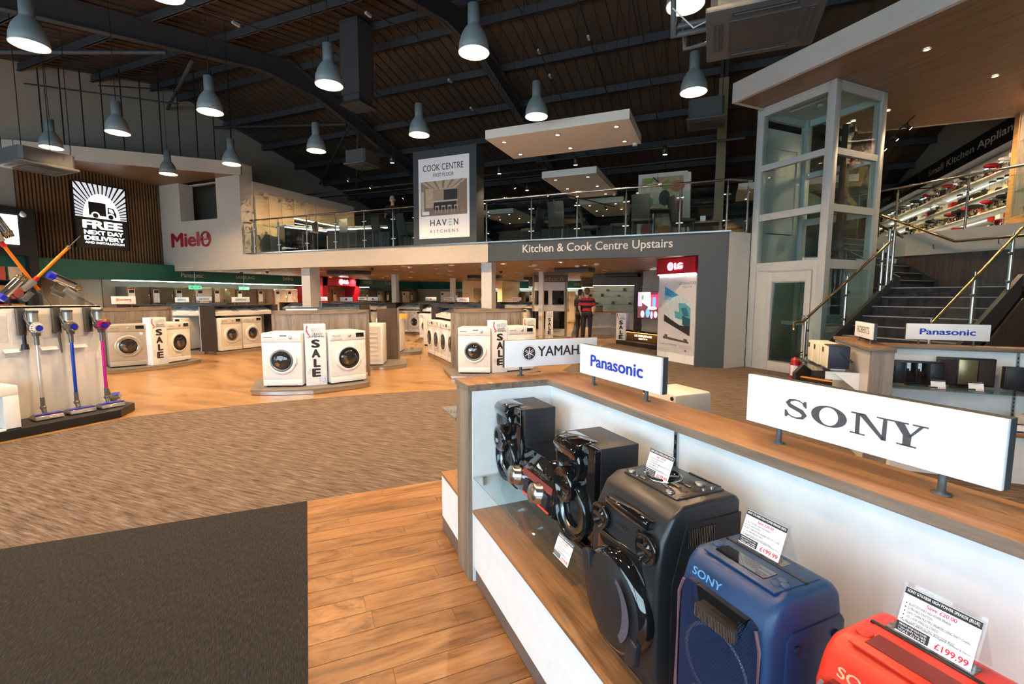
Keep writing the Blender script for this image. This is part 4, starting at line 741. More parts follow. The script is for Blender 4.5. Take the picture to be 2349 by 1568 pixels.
# ---- blue and red party speakers
HEXF = {}
def grille_mesh(w_, h, r=.0036):
    """sheet of hexagonal holes: struts only"""
    b = MB(); dx = r*math.sqrt(3); dz = r*1.5; nz = int(h/dz)
    for j in range(nz):
        for i in range(int(w_/dx)):
            cx = -w_/2+dx*(i+.5+(.5 if j % 2 else 0)); cz = dz*(j+.7)
            if cx > w_/2-dx*.5: continue
            o_ = [(cx+r*.99*math.cos(R(60*k+30)), 0, cz+r*.99*math.sin(R(60*k+30))) for k in range(6)]; i_ = [(cx+r*.74*math.cos(R(60*k+30)), 0, cz+r*.74*math.sin(R(60*k+30))) for k in range(6)]
            b.add(o_+i_, [(k, (k+1) % 6, 6+(k+1) % 6, 6+k) for k in range(6)])
    return b
def party_speaker(x, label, c, cdark, cn):
    o = thing('party_speaker', label, 'loudspeaker', W(-x, .03, .40), ROTC); w2 = .117; H = .52
    body = mat(cn+'_matt_plastic', c, .42, scale=400, var=.1); dk = mat(cn+'_dark', cdark, .5)
    MB().prism([(.012, .0), (.0, .05), (.0, .44), (.02, .495), (.05, H), (.19, H), (.22, .49), (.232, .43), (.232, .0)], -w2, w2, 'x').build('body', body, o, .022, 4, 25)
    MB().prism([(-.098, .02), (.098, .02), (.104, .06), (.104, .40), (.09, .455), (.075, .462), (.055, .405), (-.045, .405), (-.06, .462), (-.085, .462), (-.104, .43), (-.104, .06)], -.004, .02, 'y').build('baffle', dk, o)
    for z in (.16, .31): 
        d_ = MB().lathe([(.085, 0), (.085, .004), (.07, .0), (.03, -.01), (.0, -.004)], (0, -.002, z), 'y', 30).build('driver', mat('driver_grey', (.10, .11, .13), .3, .3), o)
    g = grille_mesh(.196, .375); g2 = g.mesh('grille', mat(cn+'_grille', tuple(v*.8 for v in c), .45, .2)); go = link('grille', g2, o); go.location = (0, -.010, .028); go['kind'] = 'stuff'
    for s_, xx in ((-1, -.08), (1, .074)):
        gw = grille_mesh(.034, .05); gm = gw.mesh('grille', MATS[cn+'_grille']); q_ = link('grille', gm, o); q_.location = (xx, -.010, .402); q_['kind'] = 'stuff'
    for s_ in (-1, 1):
        MB().tube([(s_*.104, -.009, .03), (s_*.107, -.010, .20), (s_*.106, -.009, .42), (s_*.095, -.007, .455)], .0035, 6).build('light_strip', glow(cn+'_strip', ((.45, .18, .3) if cn == 'blue' else (.75, .7, .8)), .12 if s_ < 0 else .06), o)
    MB().prism([(-.058, .462), (.072, .462), (.055, .408), (-.045, .408)], -.006, .012, 'y').build('handle_recess', BGLOSS if cn == 'blue' else dk, o)
    hb = MB()
    for k in range(26): hb.box(-.048+.0039*k, -.0455+.0039*k, -.020, -.004, .400, .428)
    hb.box(-.05, .056, -.016, -.002, .402, .426).build('handle_grip', mat('grip_chrome', (.35, .33, .32), .2, .9), o)
    text('SONY', mat(cn+'_logo', (.10, .30, .55) if cn == 'blue' else (.85, .35, .18), .4), o, -.075, .005, .478, .495, -.0035, bold=.015, T=Matrix.Translation((0, .0, 0)) @ Matrix.Translation((0, 0, .478)) @ Matrix.Rotation(R(-18), 4, 'X') @ Matrix.Translation((0, 0, -.478)))
    tp = MB().prism([(-.085, .04), (.095, .04), (.10, .17), (-.095, .17)], H-.002, H+.002, 'z').build('top_panel', body, o, .001)
    box('carry_slot', BGLOSS if cn == 'blue' else dk, (-.07, .055, .06, .10, H, H+.0035), tp); box('top_groove', BLACK, (-.098, .10, .125, .132, H, H+.0035), tp)
    for xx, yy in ((.075, .07), (.075, .09), (.088, .08)): MB().lathe([(.010, H+.002), (.010, H+.0045), (.008, H+.005), (0, H+.005)], (xx, yy, 0), seg=14).build('button', body, tp)
    MB().lathe([(.013, H+.002), (.013, H+.0045), (.011, H+.005), (0, H+.005)], (-.085, .085, 0), seg=14).build('power_button', body, tp)
    box('feature_label', mat('silver_label', (.35, .33, .30), .3, .6, scale=120, var=.7), (-.08, .04, .135, .165, H+.002, H+.003), tp)
    for s_ in (1,):
        sp = MB().prism([(.05, .03), (.05, .43), (.065, .445), (.215, .445), (.226, .43), (.226, .03)], s_*(w2-.004), s_*(w2+.004), 'x').build('side_panel', body, o, .003)
        for y, z in ((.075, .41), (.195, .41)): MB().cyl((s_*w2, y, z), (s_*(w2+.010), y, z), .009, 12).build('rubber_stud', dk, sp)
        for k, z in enumerate((.28, .20, .12)): MB().lathe([(.022, 0), (.024, .001), (.026, 0)], (s_*(w2+.004), .14, z), 'x', 24).build('side_logo', dk, sp)
    for xx in (-.09, .09): box('foot', BLACK, (xx-.02, xx+.02, .03, .2, 0, .004), o)
    return o
party_speaker(1.545, 'matt blue party speaker with handle on the oak shelf', (.010, .042, .125), (.005, .015, .05), 'blue'); party_speaker(1.862, 'bright red party speaker with handle on the oak shelf', (.68, .035, .016), (.16, .01, .008), 'red')
# ---- behind the ledge: white monitor speaker and a receiver on the rear shelf
wsp = thing('studio_speaker', 'white box speaker with round black woofer behind the counter ledge', 'loudspeaker', W(.10, 1.42, .405+.0), ROTC+R(0)); wsp.location = W(.13, 1.30, .0)
SPW = mat('satin_white', (.78, .74, .68), .3)
box('stand', WHITE, (-.2, .2, .02, .3, 0.004, .56), wsp); box('cabinet', SPW, (-.15, .17, .0, .3, .56, .90), wsp, .02); MB().lathe([(.085, 0), (.085, .008), (.07, .0), (.02, -.02), (0, -.01)], (.0, -.001, .74), 'y', 28).build('woofer', BLACK, wsp)
for x in (-.12, .14): MB().cyl((x, .001, .872), (x, -.004, .872), .013, 12).build('bolt_cap', BLACK, wsp)
rc = thing('receiver', 'black turntable receiver on the rear shelf behind the ledge', 'hi-fi', W(-1.05, .72, .405), ROTC); box('casing', BSATIN, (-.2, .2, 0, .3, .01, .5), rc, .005); box('top_plate', BGLOSS, (-.19, .19, .01, .29, .5, .512), rc); MB().lathe([(.1, .512), (.1, .52), (0, .52)], (-.05, .15, 0), seg=28).build('platter', DSTEEL, rc); MB().tube([(.12, .25, .52), (.12, .24, .54), (.03, .12, .53)], .005, 6).build('tone_arm', STEEL, rc)
# ================================================================== appliances
WM = mat('enamel_white', (.80, .80, .80), .28); WMS = mat('enamel_silver', (.50, .46, .40), .3, .35); CREAMM = mat('enamel_warm', (.76, .72, .66), .3)
DGL = mat('porthole_glass', (.018, .018, .02), .05, coat=1, var=0); GLINT = mat('painted_glint', (.34, .33, .32), .15, 1.0)
def washer_proto(body, ring, style):
    o = thing('washing_machine', 'x', 'washing machine'); W2, H, D = .298, .845, .56
    box('body', body, (-W2, W2, .012, D, .02, H), o, .008); box('kick_panel', body, (-W2+.004, W2-.004, .0, .03, .02, .12), o, .004); box('front_panel', body, (-W2, W2, .0, .02, .122, .70), o, .006); cp_ = box('control_panel', body, (-W2, W2, -.006, .02, .704, H-.004), o, .008)
    box('detergent_drawer', body, (-W2+.02, -.11, -.011, -.004, .725, H-.03), cp_, .004); box('drawer_pull', mat('pull_grey', (.2, .2, .2), .4), (-W2+.035, -.13, -.013, -.009, .775, .785), cp_)
    MB().lathe([(.026, 0), (.026, .01), (.021, .016), (0, .017)], (.02 if style else .14, -.005, .775), 'y', 24).build('program_dial', mat('dial_silver', (.6, .6, .6), .25, .7), cp_)
    if style: box('display', BGLOSS, (.13, .265, -.010, -.004, .745, .815), cp_, .003)
    else:
        box('display', mat('lcd', (.2, .24, .32), .2), (-.02, .08, -.009, -.004, .79, .815), cp_, .002)
        for k in range(4): box('button', LGREY, (-.06+.035*k, -.045+.035*k, -.010, -.004, .742, .752), cp_)
    c = (.0, -.002, .415)
    dr = MB().lathe([(.215, 0), (.215, .014), (.205, .022), (.182, .026), (.165, .018)], c, 'y', 40).build('door_ring', WM if body is not WMS else body, o)
    MB().lathe([(.172, .018), (.168, .030), (.148, .032), (.138, .012)], c, 'y', 40).build('inner_ring', ring, dr)
    MB().lathe([(.140, .014), (.120, .030), (.075, .046), (.0, .052)], c, 'y', 36).build('door_glass', DGL, dr)
    MB().lathe([(.100, .0422), (.085, .046), (.065, .0505), (.05, .053)], c, 'y', 20, a0=R(150), a1=R(250)).build('glass_highlight', GLINT, dr)  # pale metal arc modelled on the porthole as a painted highlight
    MB().box(.185, .228, -.03, -.012, .36, .47).build('door_handle', WM if body is not WMS else body, dr, .01)
    box('filter_flap', body, (.14, .25, -.003, .002, .045, .105), o, .002); box('energy_label', PAPER, (.19, .24, -.0065, -.001, .63, .68), o)
    for x in (-.25, .25): MB().cyl((x, .06, 0), (x, .06, .022), .02, 10).cyl((x, .5, 0), (x, .5, .022), .02, 10).build('foot', BLACK, o)
    return o
P1 = washer_proto(WM, DSTEEL, 0); P2 = washer_proto(WM, BLACK, 1); P3 = washer_proto(WMS, CHROME, 1); P4 = washer_proto(CREAMM, mat('ring_beige', (.5, .45, .38), .3, .3), 1)
used = set()
def washer(p, loc, rz, label, group=None):
    if p.name in used: o = dup(p)
    else: used.add(p.name); o = p
    o.location = loc; o.rotation_euler = (0, 0, rz); o['label'] = label
    if group: o['group'] = group
    elif 'group' in o: del o['group']
    return o
def mid(p, q, z): return ((p[0]+q[0])/2, (p[1]+q[1])/2, z)
HP = .08
washer(P1, mid((-6.392, 5.127), (-5.876, 5.405), HP), R(28.3), 'white washing machine with drawer handle on the central curved platform, beside the sale box')
washer(P2, mid((-5.588, 5.713), (-5.342, 6.264), HP), R(65.9), 'white washing machine with black door ring on the central curved platform')
washer(P1, mid((-4.277, 7.504), (-3.715, 7.717), HP), R(20.8), 'white washing machine before the wood panel behind the tuning fork sign')
washer(P2, mid((-3.506, 8.045), (-3.172, 8.539), HP), R(55.9), 'white washing machine half hidden behind the tuning fork sign')
washer(P3, mid((-10.782, 5.289), (-10.566, 5.828), HP), R(68.2), 'silver washing machine on the curved platform beside the vacuum stand')
washer(P2, mid((-10.46, 6.16), (-10.63, 6.74), HP), R(106), 'white washing machine on the curved platform beside the silver one')
# ---- curved platforms with wood screens behind
KICKM = mat('brushed_kick', (.50, .47, .44), .22, .9, scale=60)
def platform(c, rz, label, w_=1.75, d=.95):
    o = thing('display_platform', label, 'platform', (c[0], c[1], 0), rz); n = 14
    front = [(-w_/2+w_*i/n, -.28*(1-(2*i/n-1)**2)) for i in range(n+1)]
    MB().prism(front+[(w_/2, d), (-w_/2, d)], .06, .078).build('deck', mat('deck_grey', (.16, .14, .125), .5), o); MB().prism([(x*.99, y+.012) for x, y in front]+[(w_/2*.98, d), (-w_/2*.98, d)], .005, .06).build('kick_strip', KICKM, o)
    return o
def screen(c, rz, label, w_=1.5, h=1.18, m=ASHV):
    o = thing('display_screen', label, 'screen', (c[0], c[1], .0), rz)
    for i in range(5): box('board', m, (-w_/2+.05+(w_-.1)*i/5+.0015, -w_/2+.05+(w_-.1)*(i+1)/5-.0015, .0, .03, .078, h+.0), o)
    box('frame', OAKV, (-w_/2, -w_/2+.05, -.015, .045, .0, h+.07), o); box('frame', OAKV, (w_/2-.05, w_/2, -.015, .045, .0, h+.07), o); box('frame', OAKEDGE, (-w_/2, w_/2, -.015, .045, h, h+.07), o)
    return o
platform((-5.78, 5.52), R(47), 'curved grey display platform in the middle of the floor'); screen((-6.42, 6.40), R(48), 'grey ash screen behind the central washing machines', 1.62)
platform((-3.66, 7.90), R(40), 'curved display platform behind the tuning fork sign'); screen((-4.17, 8.55), R(44), 'grey ash screen behind the tuning fork sign', 1.52)
platform((-10.55, 5.95), R(88), 'curved display platform next to the vacuum stand', 1.9); screen((-11.25, 6.05), R(94), 'grey ash screen behind the silver washing machine', 1.5)
for c, rz, lab in (((-6.42, 6.36), R(48), 'central'), ): 
    o = thing('sign_holder', 'small upright grey card holder on top of the central ash screen', 'sign holder', (c[0], c[1], 1.25), rz); box('plate', GREYM, (-.012, .012, 0, .03, 0, .16), o); box('plate_back', DSTEEL, (.02, .035, 0, .03, 0, .15), o)
    box('lit_lip', glow('lip_light', (1, .95, .85), 1.2), (-.55, -.05, .03, .04, .0, .02), o); box('lip_rail', GREYM, (-.6, .6, .03, .06, .02, .05), o)
# ---- sale boxes
CL = mat('pink_ink', (.75, .06, .25), .6, var=0); BL2 = mat('sky_ink', (.12, .25, .6), .6, var=0); GN2 = mat('lime_ink', (.35, .6, .2), .6, var=0); NVI = mat('navy_text', (.03, .05, .12), .6, var=0); SHEER = mat('print_tint', (.62, .70, .84), .6, var=.1)
def sale_box(loc, rz, label, w_=.31, h=.97, both=False, s=1.0):
    o = thing('sale_box', label, 'sale sign', loc, rz, 'grand opening sale boxes'); h2 = w_/2
    box('carton', PAPER, (-h2, h2, 0, w_*.75, 0, h), o, .003)
    Ts = [Matrix.Identity(4)]+([Matrix.Translation((-h2, w_*.375, 0)) @ Matrix.Rotation(R(-90), 4, 'Z') @ Matrix.Translation((0, 0, 0))] if both else [])
    for T in Ts:
        k = w_/.31
        text('GRAND', NVI, o, -.05*k, .11*k, h-.165, h-.135, -.002, T=T, bold=.02); text('OPENING', NVI, o, -.08*k, .13*k, h-.205, h-.172, -.002, T=T, bold=.02)
        for i, ch in enumerate('SALE'): text(ch, INK, o, -.065*k if ch != 'L' else -.04*k, .065*k if ch != 'L' else .065*k, h-.37-.155*i, h-.235-.155*i, -.002, T=T, bold=.06)
        cl = [(-.115, h-.19), (-.10, h-.21), (-.085, h-.185), (-.09, h-.15), (-.12, h-.13), (-.135, h-.10), (-.12, h-.06), (-.11, h-.03), (-.122, h-.015), (-.13, h-.05), (-.115, h-.11), (-.10, h-.17)]
        MB().tube([(x*k, -.003, z) for x, z in cl], .006*k, 6, T=T).build('treble_clef', CL, o)
        rs = random.Random(len(label)); sp = [(disc(.07*k, h-.08, .06*k, .05, 12), 3), (disc(-.02*k, h-.09, .05*k, .04, 10), 3), (disc(.09*k, .1, .05*k, .09, 10), 3), (disc(-.1*k, .22, .03*k, .05, 10), 3)]
        for i in range(34):
            x, z = (rs.uniform(.02, .14)*k, rs.uniform(.03, .22)) if i % 2 else (rs.uniform(-.14, .14)*k, rs.choice((rs.uniform(.06, .13), h-rs.uniform(.02, .13)))); r_ = rs.uniform(.002, .007)*k
            sp.append((disc(x, z, r_, n=7), rs.choice((0, 0, 0, 1, 2, 3))))
        art('music_print', sp, [BL2, GN2, NVI, SHEER], o, -.0015, .00001, T=T)
    return o
sale_box(mid((-5.865, 5.461), (-5.654, 5.71), HP), R(49.7), 'tall white SALE box between the two central washing machines'); sale_box(mid((-3.723, 7.791), (-3.506, 8.045), HP), R(49.5), 'tall white SALE box behind the tuning fork sign')
sale_box((-10.42, 5.99, HP), R(92), 'tall white SALE box beside the silver washing machine'); sale_box((-5.40, 16.15, 0), R(25), 'SALE box standing before the black framed display column', .26)
sale_box((-2.66, 15.15, .004), R(-12), 'SALE tower box at the end of the television stand', .32, .98, True); sale_box((-3.80, 9.95, .0), R(40), 'SALE box partly hidden behind the ash screen', .3, 1.0)
# ---- laundry rows
def row_unit(c, rz, label, w_=2.4, h=1.25, cards=4, dark_end=True):
    """bay with white back, dark trims and a sloping shelf of information cards; machines stand in front of it"""
    o = thing('display_bay', label, 'display bay', (c[0], c[1], 0), rz)
    box('plinth', KICKM, (-w_/2, w_/2, .02, .66, .0, .08), o); box('back', WHITE, (-w_/2, w_/2, .64, .68, .08, h-.02), o); box('top_trim', mat('dark_trim', (.04, .034, .03), .4), (-w_/2, w_/2, .30, .70, h-.03, h), o)
    for x in (-w_/2, w_/2-.035): box('side_panel', MATS['dark_trim'] if dark_end else WHITE, (x, x+.035, .12, .68, .0, h), o)
    MB().prism([(.24, h-.20), (.62, h-.05), (.62, h-.08), (.24, h-.23)], -w_/2+.04, w_/2-.04, 'x').build('card_shelf', CREAMM, o); box('shelf_lip', CREAMM, (-w_/2+.04, w_/2-.04, .22, .25, h-.27, h-.19), o)
    T = Matrix.Translation((0, .24, h-.20)) @ Matrix.Rotation(math.atan2(.15, .38), 4, 'X')
    for k in range(cards):
        x0 = -w_/2+.07+(w_-.14)*k/cards; x1 = x0+(w_-.14)/cards-.03
        MB().box(x0, x1, .03, .36, .002, .005, T=T).build('information_card', PAPER, o)
        MB().box(x0+.03, x0+.17, .06, .33, .005, .006, T=T).box(x1-.2, x1-.06, .31, .335, .005, .006, T=T).build('card_print', INK, o); MB().box(x0+.05, x0+.15, .17, .29, .006, .0065, T=T).box(x0+.05, x0+.15, .08, .14, .006, .0065, T=T).build('card_print_light', PAPER, o)
    return o
def rsign(loc, rz, s, m, label, w_=.5, h=.14, bold=.02, logo=None):
    o = sign(loc, rz, label, w_, h, .07); n = .62
    if logo: MB().lathe([(h*.30, .0), (h*.30, .002), (0, .002)], (-w_*.16 if s else 0, -.012, .07+h/2), 'y', 20).build('emblem', logo, o)
    if s: text(s, m, o, -w_*n/2+(.06 if logo else 0), w_*n/2, .07+h*.27, .07+h*.73, -.0135, bold=bold)
    return o
TEAL = mat('teal_ink', (.05, .25, .25), .6, var=0); MAG = mat('magenta_ink', (.42, .02, .14), .6, var=0)
def along(c, rz, u, v, z=0): return (c[0]+u*math.cos(rz)-v*math.sin(rz), c[1]+u*math.sin(rz)+v*math.cos(rz), z)
def filled(c, rz, label, w_, mach, group, lab2, cards=None, y=.0, num=True):
    row_unit(c, rz, label, w_, cards=cards or int(w_/.6)); n = int((w_-.1)/.62)
    for k in range(n):
        p = mach[k % len(mach)]; u = -w_/2+.36+k*.62
        washer(p, along(c, rz, u, y, .08), rz, lab2+', '+('first', 'second', 'third', 'fourth')[k]+' along', group)
filled((-13.1, 7.55), R(14), 'laundry bay with card shelf behind the curved platform on the vacuum side', 2.5, (P4, P2), 'machines in the bay behind the curved platform', 'warm white washing machine in the bay behind the silver one')
filled((-11.45, 8.92), R(92), 'white laundry bay with sloping cards left of the central ash screen', 1.95, (P4, P4, P4), 'machines in the bay left of the ash screen', 'white washing machine in the bay left of the central ash screen')
rc1, rr1 = (-5.45, 9.05), R(-43.3+0)
filled((-5.62, 9.10), R(-43.3-0), 'row of front loaders in a dark framed bay beside the ash screen', 2.7, (P2, P1, P2, P1), 'front loaders seen edge on', 'white front loader seen edge on in the dark framed bay', num=True)
rsign((-11.28, 5.85, 1.25), R(90), 'Blomberg', REDINK, 'white sign with red name on the ash screen behind the silver machine', .44, .16); rsign((-13.0, 8.1, 1.25), R(14), 'SIEMENS', TEAL, 'white sign over the laundry bay behind the curved platform', .42, .13); rsign((-11.95, 9.0, 1.25), R(75), 'SIEMENS', TEAL, 'white sign over the sloping cards left of the ash screen', .46, .14)
FAR = [((-13.8, 13.0), 0, 3.0, 'LG', None, 'low white appliance bay with a pink emblem sign under the balcony', MAG), ((-12.2, 14.0), 0, 2.4, '', None, 'low appliance bay in front of the red booth', REDINK), ((-10.5, 15.4), 0, 2.4, '', None, 'low appliance bay right of the red booth', REDINK), ((-10.9, 17.4), 0, 2.8, 'BOSCH', None, 'low appliance bay with red name sign under the balcony', REDINK), ((-7.9, 13.2), R(-8), 2.6, 'AEG', None, 'appliance bay with red letters sign behind the front loaders', REDINK), ((-14.6, 16.2), 0, 2.4, 'SIEMENS', None, 'far appliance bay near the red booth', TEAL), ((-8.6, 19.5), 0, 3.0, 'BOSCH', None, 'far appliance bay before the exit wall', REDINK), ((-16.0, 10.2), R(30), 2.2, 'SIEMENS', None, 'appliance bay under the cream wall', TEAL), ((-8.3, 16.2), 0, 1.6, 'SIEMENS', None, 'short appliance bay beside a white column', TEAL), ((-11.5, 11.9), R(6), 2.0, '', None, 'short appliance bay behind the central ash screen', REDINK)]
for c, rz, w_, s, _, lab, ink in FAR:
    row_unit(c, rz, lab, w_, cards=int(w_/.55)); rsign(along(c, rz, w_*.1, .5, 1.25), rz, s, ink, 'white brand sign on the '+lab.replace(' sign', ''), .5, .14, logo=(MAG if s == 'LG' else REDINK if not s else None))
    for k in range(int((w_-.1)/.62)): washer((P1, P4)[k % 2], along(c, rz, -w_/2+.36+k*.62, .02, .08), rz, ('washing machine in the '+lab).replace('appliance ', '').replace('with a pink emblem sign ', '').replace('with red name sign ', '').replace('with red letters sign ', '')+', '+('first', 'second', 'third', 'fourth', 'fifth')[k], 'machines in the far bays')
# tumble dryers seen from behind on the second aisle
VR = mat('dryer_back', (.62, .61, .62), .4, scale=60)
def back_unit(loc, rz, label):
    o = thing('tumble_dryer', label, 'tumble dryer', loc, rz); box('body', WM, (-.3, .3, 0, .56, .02, .85), o, .008); box('back_plate', VR, (-.27, .27, -.004, .0, .08, .80), o)
    for k in range(6): box('pressed_rib', VR, (-.2, .2, -.009, -.004, .2+.09*k, .245+.09*k), o, .004)
    for x in (-.25, .25): box('foot', BLACK, (x-.02, x+.02, .05, .5, 0, .02), o)
    return o
back_unit((-6.45, 7.62, .08), R(30), 'white dryer seen from behind, right of the central ash screen'); platform((-6.3, 7.9), R(40), 'low platform right of the central ash screen', 1.0, .8)
box_ = thing('display_screen', 'narrow dark wood fin between the aisles', 'screen', (-6.72, 8.62, 0), R(42)); box('board', DWOOD, (-.22, .22, 0, .04, 0, 1.22), box_); box('edge_post', OAKV, (.22, .26, -.01, .05, 0, 1.24), box_)
bu = back_unit((-7.55, 9.7, .08), R(24), 'ribbed white appliance with an orange leaflet on top in the aisle'); platform((-7.4, 9.95), R(30), 'low platform under the ribbed appliance', 1.1, .8)
lf_ = thing('leaflet_tray', 'orange leaflet and black card clip on the ribbed appliance', 'leaflet', (-7.5, 9.9, .93), R(24)); MB().prism([(-.2, 0), (.3, 0), (.3, .10), (-.1, .14)], .05, .3, 'y').build('leaflet', mat('orange_card', (.85, .40, .06), .5), lf_); MB().prism([(-.3, .0), (-.2, 0), (-.22, .16), (-.27, .14)], .1, .2, 'y').build('clip', BLACK, lf_)
dw = thing('dishwasher', 'tall white dishwasher in a pale frame at the end of the aisle', 'dishwasher', (-7.7, 12.0, 0), R(8)); box('body', CREAMM, (-.3, .3, 0, .55, .05, .98), dw, .006); box('frame', CREAMM, (.3, .55, -.02, .6, 0, 1.05), dw); box('control_strip', WM, (-.3, .3, -.01, .0, .86, .97), dw); box('kick', BLACK, (-.28, .28, .02, .05, .0, .05), dw)
# ---- fridges along the left wall
FST = mat('fridge_steel', (.42, .35, .26), .28, .75, scale=8, var=.2); FDK = mat('fridge_graphite', (.16, .135, .12), .35, .5, scale=8, var=.15); FWH = mat('fridge_cream', (.80, .70, .55), .35)
def fridge(y, w_, m, kind, label, x=-17.55, rz=R(90), h=1.79):
    o = thing('fridge_freezer', label, 'fridge', (x, y, 0), rz, 'fridges along the green fascia wall'); box('cabinet', m, (-w_/2, w_/2, .03, .6, .0, h), o, .006)
    parts = [(-w_/2, 0), (0, w_/2)] if kind == 2 else [(-w_/2, w_/2)]
    for a_, b_ in parts:
        for z0, z1 in ((.06, .70), (.71, h-.01)) if kind != 2 else ((.06, h-.01),):
            d_ = box('door', m, (a_+.004, b_-.004, 0, .03, z0, z1), o, .008); hx = (b_-.05) if (kind != 2 or a_ < 0) else (a_+.05)
            MB().tube([(hx, -.005, z0+(z1-z0)*.35), (hx, -.045, z0+(z1-z0)*.37), (hx, -.045, z0+(z1-z0)*.73), (hx, -.005, z0+(z1-z0)*.75)], .012, 8).build('handle', CHROME, d_)
    box('spec_card', PAPER, (-w_/2+.05, -w_/2+.24, -.006, -.001, 1.25, 1.7), o); box('card_print', INK, (-w_/2+.07, -w_/2+.22, -.008, -.006, 1.58, 1.68), o); box('card_header', REDINK, (-w_/2+.05, -w_/2+.24, -.008, -.006, 1.69, 1.71), o)
    return o
ylist = [(9.55, .7, FDK, 1), (10.3, .7, FDK, 1), (11.05, .7, FST, 1), (11.75, .6, FWH, 1), (12.55, .9, FST, 2), (13.5, .9, FDK, 2), (14.4, .8, FST, 2), (15.15, .6, FWH, 1), (15.78, .6, FWH, 1), (19.5, .7, FDK, 1), (20.3, .7, FST, 1), (21.1, .9, FDK, 2), (22.0, .7, FST, 1), (22.8, .7, BSATIN, 1), (23.6, .7, FST, 1), (24.4, .7, FWH, 1), (25.2, .7, FST, 1)]
on = ['first', 'second', 'third', 'fourth', 'fifth', 'sixth', 'seventh', 'eighth', 'ninth', 'tenth', 'eleventh', 'twelfth', 'thirteenth', 'fourteenth', 'fifteenth', 'sixteenth', 'seventeenth']
for i, (y, w_, m, k) in enumerate(ylist): fridge(y, w_, m, k, '%s fridge under the green fascia, %s from the slatted wall' % ({'fridge_steel': 'steel', 'fridge_graphite': 'graphite', 'fridge_cream': 'cream', 'satin_black': 'black'}[m.name], on[i]))
struct(box('wall_fridge_backing', mat('backing_dark', (.25, .20, .15), .5), (XL, -18.15, 8.85, YB, 0, 2.0)))
for i in range(9): fridge(-13.5+i*.95, .7, (FWH, FDK, FST)[i % 3], 1 + (i % 4 == 2), 'appliance by the back wall, %s from the corner' % on[i], 0, 0) if False else None
for i in range(10):
    o = fridge(0, .8, (FWH, FDK, FST, BSATIN)[i % 4], 1+(i % 3 == 2), 'fridge against the far back wall, %s from the left corner' % on[i]); o.location = (-15.5+i*1.0, YB-.75, 0); o.rotation_euler = (0, 0, 0); o['group'] = 'fridges on the back wall'
# ---- red booth under the balcony
lb = thing('brand_booth', 'red lit booth with mirrored fridges under the balcony', 'booth', (-16.5, 16.55, 0), R(90))
for b in ((-.02, .26, -.05, .9, 0, 2.35), (2.14, 2.40, -.05, .9, 0, 2.35), (-.02, 2.40, -.05, .9, 1.98, 2.35)): box('booth_frame', RED, b, lb)
box('booth_side', RED, (-.06, -.02, -.05, 1.6, 0, 2.35), lb); box('inner_wall', mat('booth_gold', (.35, .25, .12), .25, .6), (.26, 2.14, .7, .74, 0, 1.98), lb)
LGW = glow('logo_white', (1, .93, .96), 6.0); MB().lathe([(.12, 0), (.12, .02), (0, .02)], (1.12, -.06, 2.17), 'y', 24).build('emblem', LGW, lb); text('LG', LGW, lb, 1.3, 1.58, 2.08, 2.26, -.075, bold=.04)
for k, x in enumerate((.75, 1.65)):
    o = fridge(0, .85, FST, 2, 'mirrored steel fridge inside the red booth, %s one' % ('near', 'far')[k]); o.location = (-17.1, 16.55+x, 0); o['group'] = 'fridges in the red booth'
# ---- cream exit box at the back
ex = thing('exit_lobby', 'cream exit lobby with red lit sign at the back', 'lobby', (-11.2, 23.2, 0), 0)
for b in ((-1.7, -1.0, 0, 2.5, 0, 2.36), (.45, .75, 0, 2.5, 0, 2.36), (-1.0, .45, 0, 2.5, 1.95, 2.36)): box('lobby_wall', mat('lobby_cream', (.62, .48, .30), .7), b, ex)
box('lit_sign', glow('red_sign', (.9, .12, .08), 1.6), (-.35, .15, -.03, 0, 2.1, 2.22), ex); text('EXIT', WHITEINK, ex, -.25, .05, 2.12, 2.20, -.035)
for x, y in ((-16.9, 11.0), (-16.9, 12.9)):
    o = thing('exit_sign', 'small green running man sign hung above the fridges', 'exit sign', (x, y, 1.85), R(90), 'green exit signs'); box('sign_plate', glow('green_exit', (.05, .55, .25), .8), (-.22, .22, -.01, .01, -.13, .0), o); MB().cyl((0, 0, 0), (0, 0, .53), .006, 6).build('drop_rod', STEEL, o); art('pictogram', [(rect(-.16, -.08, -.1, -.03), 0), (rect(-.02, .08, -.075, -.05), 0), (rect(.12, .18, -.1, -.03), 0)], WHITEINK, o, -.011)
# ---- downlights, sensors, cassettes under the balcony
k = 0
for i in range(9):
    for j in range(6):
        x, y = -16.6+1.62*i+(.3 if j % 2 else 0), 11.75+1.35*j
        if abs(x+11.6) < .4 or (x > -1.2 and y < 12.6): continue
        downlight((x, y, 2.384), 'round recessed downlight in the veneer ceiling under the balcony', 'downlights under the balcony', MEZZ_W*2 if (i+j) % 2 else 0, 2.5, 1.7, WARM2, .06)
for i in range(7):
    for j in range(3): downlight((-15+2.1*i, 20.2+2.1*j, 2.384), 'round recessed downlight in the far veneer ceiling', 'downlights at the back of the shop', MEZZ_W*3.2 if (i+j) % 2 else 0, 2.5, 1.9, WARM2, .06)
for x, y in ((.9, 14.2), (1.2, 16.0), (2.5, 15), (1.5, 18.5), (3.2, 17.5)): downlight((x, y, 2.384), 'round recessed downlight in the ceiling behind the pier', 'downlights behind the pier', 30, 2.4, 1.2)
for x, y in ((-13.9, 11.5), (-8.4, 11.9), (-4.6, 12.4), (-3.6, 13.2), (-2.9, 12.6)): tag(MB().lathe([(.07, 0), (.07, -.02), (.045, -.05), (0, -.055)], (x, y, 2.385), seg=18).build('smoke_detector', WPAINT), 'white smoke detector on the veneer ceiling under the balcony', 'smoke detector', 'smoke detectors')
